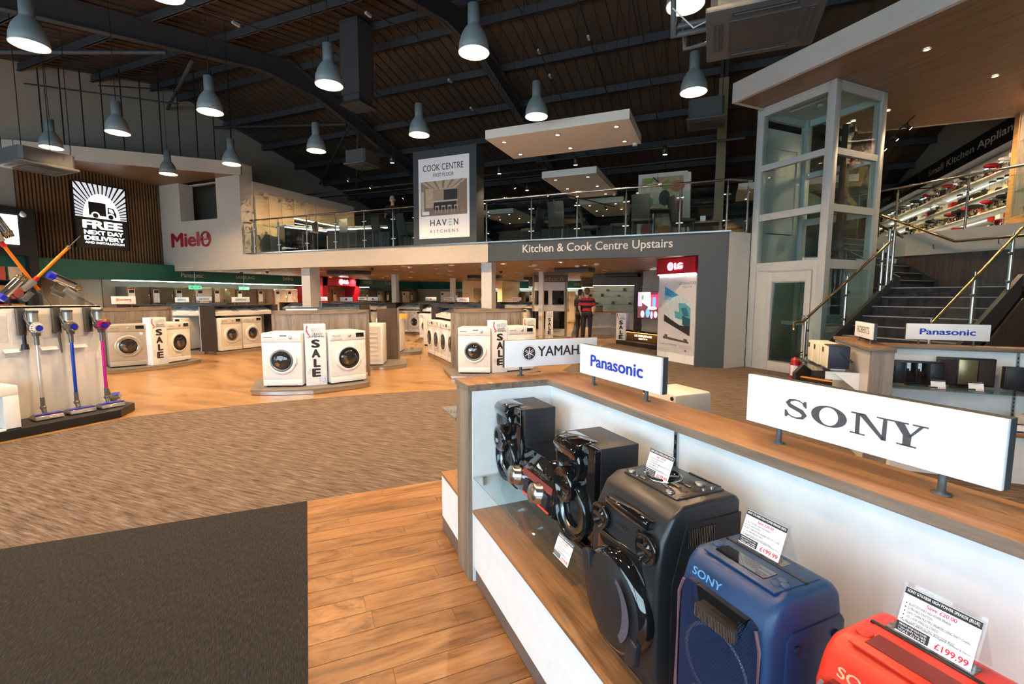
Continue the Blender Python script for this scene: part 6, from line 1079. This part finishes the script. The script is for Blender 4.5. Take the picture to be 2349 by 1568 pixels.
# ================================================================== people: one continuous body each, built from rounded volumes fused together
def seg_d(p, a, b, ra, rb):
    ab = b-a; t = max(0.0, min(1.0, (p-a).dot(ab)/max(ab.length_squared, 1e-9))); return (p-(a+ab*t)).length-(ra+(rb-ra)*t)
def person(loc, rz, label, H, top, legs, hair, arms='down', stripes=None, backpack=None, skin=(.50, .30, .21), shoes=(.015, .014, .015), lean=0, woman=False, face_up=0):
    k = H/1.78; V = lambda x, y, z: Vector((x*k, y*k, z*k)); P = []      # (a, b, ra, rb, material)
    def cap(a, b, ra, rb, m): P.append((a, b, ra*k, rb*k, m))
    sh_w = .185 if not woman else .16; hip = .095
    for s in (-1, 1):
        cap(V(s*hip, .0, .93), V(s*.10, -.01, .50), .088, .062, 1); cap(V(s*.10, -.01, .50), V(s*.105, .02, .10), .062, .043, 1)
        cap(V(s*.105, .02, .05), V(s*.115, -.14, .035), .045, .036, 2)
    cap(V(-.06, 0, .97), V(.06, 0, .97), .115, .115, 1); cap(V(-.05, 0, 1.08), V(.05, 0, 1.08), .108, .108, 0); cap(V(-.085, .0, 1.26), V(.085, 0, 1.26), .112, .112, 0); cap(V(-sh_w+.03, .01, 1.405), V(sh_w-.03, .01, 1.405), .075, .075, 0)
    cap(V(0, .01, 1.42), V(0, .0, 1.56), .055, .052, 3); cap(V(0, -.012, 1.63), V(0, -.002, 1.69), .082, .090, 3); cap(V(0, .02, 1.70), V(0, .02, 1.72), .086, .082, 4); cap(V(0, .04, 1.64), V(0, .045, 1.70), .07, .075, 4)
    cap(V(0, -.09, 1.63), V(0, -.108, 1.625), .016, .013, 3); cap(V(-.028, -.075, 1.59), V(.028, -.075, 1.59), .022, .022, 3)
    for s in (-1, 1): cap(V(s*.088, .01, 1.63), V(s*.092, .01, 1.65), .018, .016, 3)
    pose = {'down': ((.205, .01, 1.18), (.225, -.04, .93)), 'pocket': ((.25, .05, 1.17), (.19, -.02, .96)), 'front': ((.20, .02, 1.17), (.12, -.22, 1.10)), 'desk': ((.22, -.03, 1.17), (.16, -.27, 1.08))}[arms]
    for s in (-1, 1):
        e, h = pose; E_ = V(s*e[0], e[1], e[2]); Hn = V(s*h[0], h[1], h[2]); S_ = V(s*sh_w, .01, 1.40); M_ = S_+(E_-S_)*.72
        cap(S_, M_, .056, .050, 0); cap(M_, E_, .043, .040, 3); cap(E_, Hn, .040, .028, 3); d = (Hn-E_).normalized(); q = d.cross(Vector((1, 0, 0))).normalized()
        pm = Hn+d*.05*k; cap(Hn, pm, .028, .034, 3)
        for f in range(4): f0 = pm+q*(f-1.5)*.019*k; cap(f0, f0+d*(.07, .08, .076, .06)[f]*k+Vector((-s*.012, 0, 0))*k, .0095, .0085, 3)
        cap(Hn+d*.02*k-q*.02*k, Hn+d*.07*k-q*.045*k, .011, .009, 3)
    b = MB()
    for a, c, ra, rb, m in P:
        b.ball(a, ra, 14, 9); b.ball(c, rb, 14, 9)
        if (c-a).length > 1e-3: b.cyl(a, c, ra, 14, r2=rb)
    tmp = link('person', b.mesh('person', []), None); md = tmp.modifiers.new('fuse', 'REMESH'); md.mode = 'VOXEL'; md.voxel_size = .0105*k; md.use_smooth_shade = True; s2_ = tmp.modifiers.new('soft', 'SMOOTH'); s2_.factor = .5; s2_.iterations = 3
    dg = bpy.context.evaluated_depsgraph_get(); me = bpy.data.meshes.new_from_object(tmp.evaluated_get(dg)); bpy.data.objects.remove(tmp)
    cl = lambda n, c, r=.8: mat(n, c, r, var=.12, scale=60); sid = abs(hash(label)) % 9999
    me.materials.clear()
    for m in (cl('cloth_%s_%s_%s' % top, top), cl('trouser_%s_%s_%s' % legs, legs), cl('shoe_leather', shoes, .4), mat('skin_%d' % int(skin[0]*100), skin, .5, var=.08), cl('hair_%s_%s_%s' % hair, hair, .6), cl('stripe_dark', stripes or (.01, .01, .015))): me.materials.append(m)
    mats = []
    for f in me.polygons:
        c = f.center; best = min(P, key=lambda q_: seg_d(c, q_[0], q_[1], q_[2], q_[3])); m = best[4]; z = c.z/k
        if m == 0 and stripes and int((z-1.0)/.085+.3) % 2 == 0: m = 5
        if m == 3 and z > 1.66 and c.y/k > -.055: m = 4
        if m == 0 and z > 1.455 and abs(c.x/k) < .06: m = 3 if not stripes else 5
        mats.append(m)
    me.polygons.foreach_set('material_index', mats); me.polygons.foreach_set('use_smooth', [True]*len(mats)); me.update()
    o = thing('person', label, 'person', loc, rz); link('body', me, o)
    eyes = MB()
    for s in (-1, 1): eyes.ball(V(s*.032, -.088, 1.655), .0095*k, 8, 6)
    eyes.build('eyes', mat('eye_dark', (.02, .015, .012), .2), o)
    MB().box(-.13*k, .13*k, -.118*k, .118*k, .985*k, 1.02*k).build('belt', cl('belt_black', (.012, .012, .012), .5), o, .03*k) if stripes else None
    if backpack: MB().box(-.14*k, .14*k, .10*k, .24*k, 1.08*k, 1.45*k).build('backpack', cl('pack_dark', backpack), o, .04*k)
    return o
person((-3.66, 14.69, 0), R(-170), 'person in red and black striped polo shirt, seen from behind', 1.77, (.42, .015, .03), (.012, .013, .025), (.10, .075, .055), 'pocket', stripes=(.008, .008, .012))
person((-4.00, 15.15, 0), R(-200), 'person in dark shirt and trousers beside the striped shirt', 1.74, (.014, .014, .017), (.012, .012, .014), (.02, .016, .013), 'down')
person((-3.3, 21.0, 0), R(175), 'distant person with a dark backpack and tan trousers', 1.75, (.02, .02, .025), (.14, .10, .06), (.08, .03, .02), 'front', backpack=(.015, .015, .02))
person((-9.1, 18.3, 0), R(30), 'person with long brown hair behind the far appliance signs', 1.68, (.03, .03, .035), (.02, .02, .022), (.10, .055, .025), 'front', woman=True)
person((-7.9, 15.7, -.18), R(20), 'person in black at the desk behind the white column', 1.70, (.01, .01, .012), (.012, .012, .014), (.03, .02, .015), 'desk')
person((-9.25, 12.25, 2.845), R(20), 'person in black standing at the upstairs kitchen desk', 1.76, (.010, .010, .013), (.012, .012, .015), (.03, .018, .012), 'desk')
# ================================================================== upper floor: kitchens, dining sets, food poster
ZU = 2.845
KB = mat('kitchen_beige', (.66, .52, .33), .45); kt = thing('kitchen_wall', 'tall beige kitchen cupboards along the upstairs wall', 'kitchen units', (-14.0, 11.25, ZU), R(90))
for i in range(9):
    for z0, z1 in ((.08, .98), (1.0, 2.1)):
        if 3 <= i and z0 > .5: continue
        box('cupboard_door', KB, (i*.52+.004, i*.52+.516, 0, .02, z0, z1), kt, .002)
for i in range(3, 9): box('wall_cupboard_door', KB, (i*.52+.004, i*.52+.516, .0, .02, 1.45, 2.1), kt)
box('carcass', KB, (0, 4.68, .02, .6, 0, 1.0), kt); box('carcass', KB, (0, 1.56, .02, .6, 1.0, 2.1), kt); box('carcass', KB, (1.56, 4.68, .02, .6, 1.45, 2.1), kt); box('splashback', BGLOSS, (1.56, 4.68, .5, .55, .95, 1.45), kt); box('bulkhead', CREAMP, (-.05, 4.7, .02, .62, 2.1, 2.38), kt); box('under_light', glow('led_white', (1, .97, .9), 8), (1.56, 4.6, .03, .06, 1.43, 1.45), kt)
def island(loc, rz, w_, label, m=BGLOSS, top=LGREY, led=True):
    o = thing('kitchen_island', label, 'kitchen island', loc, rz); box('base', m, (-w_/2, w_/2, .0, .6, 0, .88), o); box('worktop', top, (-w_/2-.03, w_/2+.03, -.2, .63, .88, .93), o, .005)
    if led: box('led_edge', MATS['led_white'], (-w_/2, w_/2, -.03, -.01, .855, .87), o)
    for k in range(int(w_/.6)): box('drawer_front', m, (-w_/2+.6*k+.01, -w_/2+.6*k+.58, -.015, 0, .05, .84), o)
    return o
island((-12.6, 12.0, ZU), R(70), 1.4, 'black kitchen island with lit edge near the beige cupboards'); island((-10.8, 12.6, ZU), R(8), 2.6, 'long grey topped kitchen island with lit edge behind the balustrade', mat('island_dark', (.025, .022, .02), .3), mat('worktop_grey', (.30, .28, .26), .3))
island((-8.2, 12.6, ZU), R(6), 1.7, 'oak topped kitchen desk beside the advert tower', mat('desk_brown', (.09, .055, .03), .5), OAK, False); island((-6.3, 19.5, ZU), 0, 3.0, 'lit kitchen worktop at the back of the upper floor', KB)
CHD = mat('chair_charcoal', (.030, .034, .036), .75, scale=80); CHB = mat('chair_brown', (.05, .03, .022), .6); CHG = mat('chair_grey', (.34, .32, .28), .6)
def stool_proto(m):
    o = thing('bar_stool', 'x', 'stool'); box('seat', m, (-.2, .2, -.2, .18, .62, .69), o, .02); box('backrest', m, (-.19, .19, .14, .19, .66, 1.02), o, .02)
    for x, y in ((-.17, -.17), (.17, -.17), (-.17, .15), (.17, .15)): MB().cyl((x, y, 0), (x, y, .63), .012, 8).build('leg', CHROME, o)
    MB().cyl((-.17, -.17, .25), (.17, -.17, .25), .009, 6).build('foot_rail', CHROME, o); return o
def chair_proto(m):
    o = thing('dining_chair', 'x', 'chair'); box('seat', m, (-.22, .22, -.24, .2, .42, .50), o, .02)
    MB().prism([(.16, .46), (.20, .46), (.32, 1.02), (.28, 1.03)], -.21, .21, 'x').build('backrest', m, o, .018)
    for x, y in ((-.19, -.2), (.19, -.2), (-.19, .16), (.19, .16)): MB().cyl((x, y, .43), (x*1.05, y*1.1, 0), .022, 8, r2=.014).build('leg', BSATIN, o)
    return o
S1, S2, CH1 = stool_proto(CHB), stool_proto(CHG), chair_proto(CHD)
first = set()
def put(p, loc, rz, label, group):
    o = p if p.name not in first else dup(p); first.add(p.name); o.location = loc; o.rotation_euler = (0, 0, rz); o['label'] = label; o['group'] = group; return o
for x, y, rz, p, lab in ((-11.9, 11.5, -20, S1, 'dark brown bar stool near the beige cupboards'), (-10.55, 11.7, 170, S2, 'pale grey bar stool at the long kitchen island'), (-9.35, 11.75, 165, S1, 'dark brown bar stool at the end of the long kitchen island'), (-8.35, 11.75, 160, CH1, 'charcoal chair next to the oak topped desk')): put(p, (x, y, ZU), R(rz), lab, 'seats at the kitchen islands')
def round_table(x, y, label, r=.62):
    o = thing('dining_table', label, 'table', (x, y, ZU)); MB().lathe([(0, .72), (r, .72), (r+.01, .735), (r, .75), (0, .75)], seg=36).build('table_top', mat('table_glass', (.05, .045, .04), .1), o); MB().cyl((0, 0, .02), (0, 0, .72), .05, 14).build('pedestal', DSTEEL, o); MB().lathe([(.3, 0), (.3, .015), (.06, .04), (0, .04)], seg=28).build('foot', DSTEEL, o); return o
round_table(-3.85, 12.55, 'round dark dining table on the balcony, nearer the advert tower'); round_table(-1.45, 12.45, 'round dark dining table on the balcony, before the food poster')
for x, y, rz, lab in ((-3.72, 11.78, 180, 'charcoal dining chair with its back to the balustrade at the first round table'), (-4.65, 12.3, -100, 'charcoal dining chair on the tower side of the first round table'), (-3.05, 12.45, 95, 'charcoal dining chair between the two round tables'), (-1.62, 11.7, 178, 'charcoal dining chair with its back to the balustrade at the second round table'), (-.75, 12.1, 120, 'charcoal dining chair turned sideways before the food poster'), (-2.2, 12.3, -95, 'charcoal dining chair on the tower side of the second round table')): put(CH1, (x, y, ZU), R(rz), lab, 'charcoal dining chairs')
fpz = thing('food_poster', 'large framed food photograph standing on the upper floor', 'poster', (-1.42, 14.0, ZU)); box('frame', mat('frame_cream', (.60, .55, .47), .5), (-.65, .66, 0, .16, 0, 2.09), fpz); box('frame_side', mat('frame_cream_lit', (.66, .60, .50), .5), (.66, .74, .0, .5, 0, 2.05), fpz)  # side gets a lighter cream, light on it put into the colour
FD = [mat('food_%d' % i, c, .5, var=.35, scale=9) for i, c in enumerate([(.50, .32, .18), (.62, .50, .32), (.20, .30, .03), (.03, .018, .02), (.45, .16, .05), (.55, .38, .24), (.28, .07, .03)])]
art('photograph', [(rect(-.56, .56, .12, 1.98), 0), (disc(-.25, 1.55, .35, .3), 1), (disc(.3, 1.25, .3, .3), 1), (disc(.12, 1.75, .16, .12), 2), (disc(-.38, 1.9, .15, .08), 2), (disc(-.35, 1.3, .12, .15), 2), (disc(.07, 1.4, .15, .22), 3), (disc(-.1, 1.0, .25, .25), 5), (disc(.25, .8, .25, .25), 1), (disc(.4, 1.7, .2, .15), 4), (rect(.4, .56, .7, 1.3), 6), (disc(-.3, .5, .25, .3), 6), (disc(.1, .4, .3, .25), 4)], FD, fpz, 0)
o = thing('veg_banner', 'dark banner with green vegetables and wooden spoon seen through the lift', 'banner', (2.75, 16.2, 3.6), R(-28)); box('banner', BLACK, (-1.3, 1.3, 0, .05, 0, 1.6), o); VG = [mat('veg_%d' % i, c, .5, var=.3, scale=14) for i, c in enumerate([(.22, .30, .06), (.45, .48, .25), (.42, .24, .08), (.55, .30, .05), (.35, .10, .20)])]
art('vegetables', [([(-1.1, .3), (-.2, .9), (.3, .5), (.2, .4), (-.2, .7), (-1.0, .1)], 0), ([(-.9, .8), (-.5, 1.1), (.6, .3), (.5, .2)], 1), ([(.0, 1.5), (.12, 1.55), (.95, .35), (.85, .3)], 2), (disc(-.6, .7, .3, .35), 1), (disc(.3, 1.35, .25, .2), 4), ([(.9, 1.5), (1.1, 1.5), (.95, .9), (.75, .95)], 3), (disc(-.1, 1.2, .28, .2), 2)], VG, o, 0); 
for x in (-1.1, 1.1): MB().cyl((x, .03, 1.6), (x, .03, 3.2), .008, 6).build('suspension_wire', BLACK, o)
MB().box(-1.4, 1.4, .02, .1, -.76, 0).build('banner_wall', mat('banner_base', (.05, .035, .03), .6), o)
dc = thing('bread_basket', 'heap of bread in a glass fronted case at the balcony corner', 'bread display', (.35, 12.1, ZU)); box('case', CREAMM, (-.3, .3, -.2, .2, 0, .12), dc, .01)
for i, (x, y, z) in enumerate(((-.15, 0, .17), (.12, .02, .17), (0, -.05, .25), (-.05, .05, .31))): MB().ball((x, y, z), (.14, .09, .06), 12, 8).build('loaf', mat('crust', (.48, .22, .07), .6, var=.3), dc)
o = thing('pantry_table', 'low buff table with a small white card on the balcony', 'table', (-.35, 12.6, ZU)); box('table_top', OAK, (-.7, .5, -.3, .3, .42, .46), o); box('card', PAPER, (.0, .12, -.31, -.30, .46, .58), o)
for x, y in ((-.65, -.25), (.45, -.25), (.45, .25), (-.65, .25)): box('leg', OAKV, (x-.03, x+.03, y-.03, y+.03, 0, .42), o)
# ================================================================== small appliance wall upstairs (faces -X; local x runs along -Y)
AWX = 6.15; LITW = glow('lit_back', (1, .93, .80), .9)
aw = thing('appliance_wall', 'black headed shelving wall of small kitchen appliances upstairs', 'shelving wall', (AWX, 0, ZU), R(-90))
def yl(y): return -y
for y0, y1, s in ((13.6, 19.9, 'Small Kitchen Appliances'), (20.1, 25.5, 'Customer Services')):
    box('back_panel', mat('wall_tile', (.66, .60, .52), .4), (yl(y1), yl(y0), .38, .42, 0, 2.25), aw); box('header', BLACK, (yl(y1), yl(y0), .0, .40, 2.25, 2.80), aw); text(s, PAN if False else mat('header_letter', (.62, .52, .40), .5), aw, yl(y1)+.6, yl(y0)-.4, 2.40, 2.66, -.006, bold=.015)
    for z in (.30, .78, 1.22, 1.66):
        box('shelf', mat('shelf_white', (.80, .76, .68), .3), (yl(y1), yl(y0), .0, .38, z-.03, z), aw); box('shelf_light', LITW, (yl(y1), yl(y0), .33, .36, z+.36, z+.38), aw)
# oak cookshop unit at the near end
cu_ = thing('cookshop_unit', 'oak framed lit cookshop shelving unit at the picture edge', 'shelving unit', (5.70, 12.3, ZU), R(-90))
for b in ((-1.3, .9, 0, .5, 2.5, 3.0), (-1.3, -1.12, 0, .5, 0, 2.5), (.8, .9, 0, .5, 0, 2.5), (-1.12, .8, 0, .5, 0, .34)): box('oak_frame', wood('oak_warm', (.24, .13, .045), (.36, .21, .085), (.44, .27, .12), 0, .4), b, cu_)
box('inner_side', ASHV, (-1.12, -1.10, .02, .5, .34, 2.5), cu_); box('back_panel', mat('unit_back', (.80, .78, .74), .4), (-1.12, .8, .46, .5, .34, 2.5), cu_); text('Cookshop', MATS['header_letter'], cu_, -.95, .8, 2.62, 2.88, -.01, bold=.015)
for z in (.86, 1.36, 1.88): box('glass_shelf', GLASS, (-1.1, .8, .02, .46, z-.012, z), cu_)
box('unit_light', LITW, (-1.0, .78, .1, .14, 2.46, 2.49), cu_)
lamp('AREA', 'unit_glow', (5.45, 12.3, ZU+2.44), 60, WARM2, 1.6, shape='RECTANGLE', size_y=.3)
AC = {'red': (.48, .012, .015), 'cream': (.70, .58, .38), 'black': (.015, .015, .016), 'white': (.75, .73, .68), 'steel': (.4, .38, .35), 'green': (.35, .50, .36)}
def am(c): return mat('enamel_'+c, AC[c], .25, .8 if c == 'steel' else 0, var=.03)
def mixer(c):
    m = am(c); b = MB().box(-.10, .10, -.16, .14, 0, .03, 0).box(-.05, .05, .06, .14, .03, .24, 0).ball((0, -.03, .285), (.06, .18, .06), 14, 8, 0).lathe([(.05, .03), (.085, .07), (.10, .17), (.103, .18), (.095, .18), (.09, .08), (0, .05)], (0, -.08, 0), seg=18, mi=1).cyl((0, -.08, .17), (0, -.08, .23), .015, 8, 1)
    return b.mesh('stand_mixer', [m, CHROME])
def kettle(c): return MB().lathe([(0, 0), (.085, 0), (.085, .015), (.078, .03), (.065, .19), (.04, .21), (.012, .22), (.012, .235), (0, .24)], seg=18, mi=0).tube([(0, .06, .19), (0, .13, .19), (0, .14, .12), (0, .075, .05)], .012, 6, 1).prism([(-.06, .15), (-.10, .185), (-.055, .19)], -.02, .02, 'x', 0).mesh('kettle', [am(c), BLACK])
def toaster(c): return MB().prism([(-.09, .01), (.09, .01), (.09, .15), (.07, .185), (-.07, .185), (-.09, .15)], -.15, .15, 'x', 0).box(-.12, .12, -.045, -.02, .184, .188, 1).box(-.12, .12, .02, .045, .184, .188, 1).box(.15, .165, -.02, .02, .1, .12, 1).box(-.13, .13, -.08, .08, 0, .012, 1).mesh('toaster', [am(c), BLACK])
def blender(c): return MB().lathe([(0, 0), (.075, 0), (.07, .10), (.05, .12), (0, .12)], seg=16, mi=0).lathe([(.045, .12), (.068, .32), (.062, .32), (.04, .13)], seg=16, mi=1).lathe([(0, .32), (.07, .32), (.06, .35), (0, .35)], seg=16, mi=2).mesh('blender', [am(c), ACRYL, BLACK])
def coffee(c): return MB().box(-.10, .10, -.12, .12, 0, .03, 0).box(-.10, .10, .02, .12, .03, .32, 0).box(-.10, .10, -.12, .12, .24, .34, 0).lathe([(.05, .03), (.06, .05), (.055, .14), (.04, .16)], (0, -.05, 0), seg=14, mi=1).cyl((0, -.05, .24), (0, -.05, .20), .025, 10, 1).mesh('coffee_machine', [am(c), CHROME])
def pot(c): return MB().lathe([(0, 0), (.10, 0), (.11, .02), (.11, .12), (.105, .12), (.10, .02), (0, .015)], seg=20, mi=0).lathe([(.112, .12), (.09, .145), (.02, .155), (.02, .175), (0, .18)], seg=20, mi=0).box(-.15, -.108, -.015, .015, .09, .105, 0).box(.108, .15, -.015, .015, .09, .105, 0).mesh('saucepan', [am(c)])
KINDS_ = {'stand_mixer': mixer, 'kettle': kettle, 'toaster': toaster, 'blender': blender, 'coffee_machine': coffee, 'saucepan': pot}
AM = {}
rs = random.Random(5)
SHN = {.30: 'lowest', .78: 'second', 1.22: 'third', 1.66: 'top'}
CNT = {}
def item(kind, c, loc, rz, label, group):
    CNT[label] = CNT.get(label, 0)+1
    if 'appliance wall' in label: label += ', %s such' % on[min(CNT[label]-1, 16)]
    if (kind, c) not in AM: AM[kind, c] = KINDS_[kind](c)
    o = link(kind, AM[kind, c]); o.location = loc; o.rotation_euler = (0, 0, rz); tag(o, label, kind.replace('_', ' '), group)
rows = {.30: ['saucepan', 'coffee_machine', 'toaster', 'saucepan'], .78: ['stand_mixer', 'coffee_machine', 'kettle', 'stand_mixer'], 1.22: ['stand_mixer', 'toaster', 'kettle', 'blender'], 1.66: ['stand_mixer', 'stand_mixer', 'coffee_machine', 'blender']}
for z, ks in rows.items():
    y = 13.8
    while y < 25.3:
        if not 19.75 < y < 20.25:
            kd = rs.choice(ks); c = rs.choice(['red', 'black', 'cream', 'white', 'steel', 'black', 'red']) if y < 20 else rs.choice(['black', 'cream', 'steel', 'white'])
            item(kd, c, (AWX+.19, y, ZU+z), R(-90)+rs.uniform(-.3, .3), '%s %s on the %s shelf%s of the appliance wall' % (c, kd.replace('_', ' '), SHN[z], '' if y < 20 else ', far half'), 'small appliances on the upstairs wall')
        y += .34 if y < 20 else .40
    y = 13.9
for k in range(26):
    y = 13.75+.45*k; z = (.30, .78, 1.22, 1.66)[k % 4]; tag(MB().box(-.05, .05, -.004, .004, 0, .06, T=Matrix.Rotation(R(-15), 4, 'X')).build('shelf_ticket', PAPER), 'small white ticket on the %s shelf of the appliance wall, %s along' % (SHN[z], on[k//4]), 'price ticket', 'tickets on the appliance wall').matrix_world = Matrix.Translation((AWX+.03, y, ZU+z)) @ Matrix.Rotation(R(-90), 4, 'Z')
for z, nm in ((.34, 'base'), (.86, 'lower glass'), (1.36, 'middle glass'), (1.88, 'upper glass')):
    for k in range(5):
        kd, c = ((('stand_mixer', 'green'), ('stand_mixer', 'cream'), ('stand_mixer', 'steel'), ('stand_mixer', 'red'), ('blender', 'white'), ('kettle', 'steel')) if z < .5 else (('kettle', 'white'), ('saucepan', 'steel'), ('blender', 'steel'), ('kettle', 'steel'), ('toaster', 'white'), ('saucepan', 'white')) if z < 1 else (('saucepan', 'white'), ('saucepan', 'red'), ('saucepan', 'cream'), ('kettle', 'white'), ('toaster', 'cream'), ('saucepan', 'red')) if z < 1.5 else (('toaster', 'red'), ('blender', 'white'), ('coffee_machine', 'red'), ('toaster', 'white'), ('kettle', 'red'), ('saucepan', 'steel')))[k]
        item(kd, c, (5.95, 13.15-.38*k, ZU+z), R(-90)+rs.uniform(-.3, .3), '%s %s on the %s shelf of the oak cookshop unit, place %s' % (c, kd.replace('_', ' '), nm, on[k]), 'cookware in the oak unit')
tag(MB().box(0, .03, -.5, .5, 0, .3).build('wall_speaker', WPAINT), 'x', 'speaker') if False else None
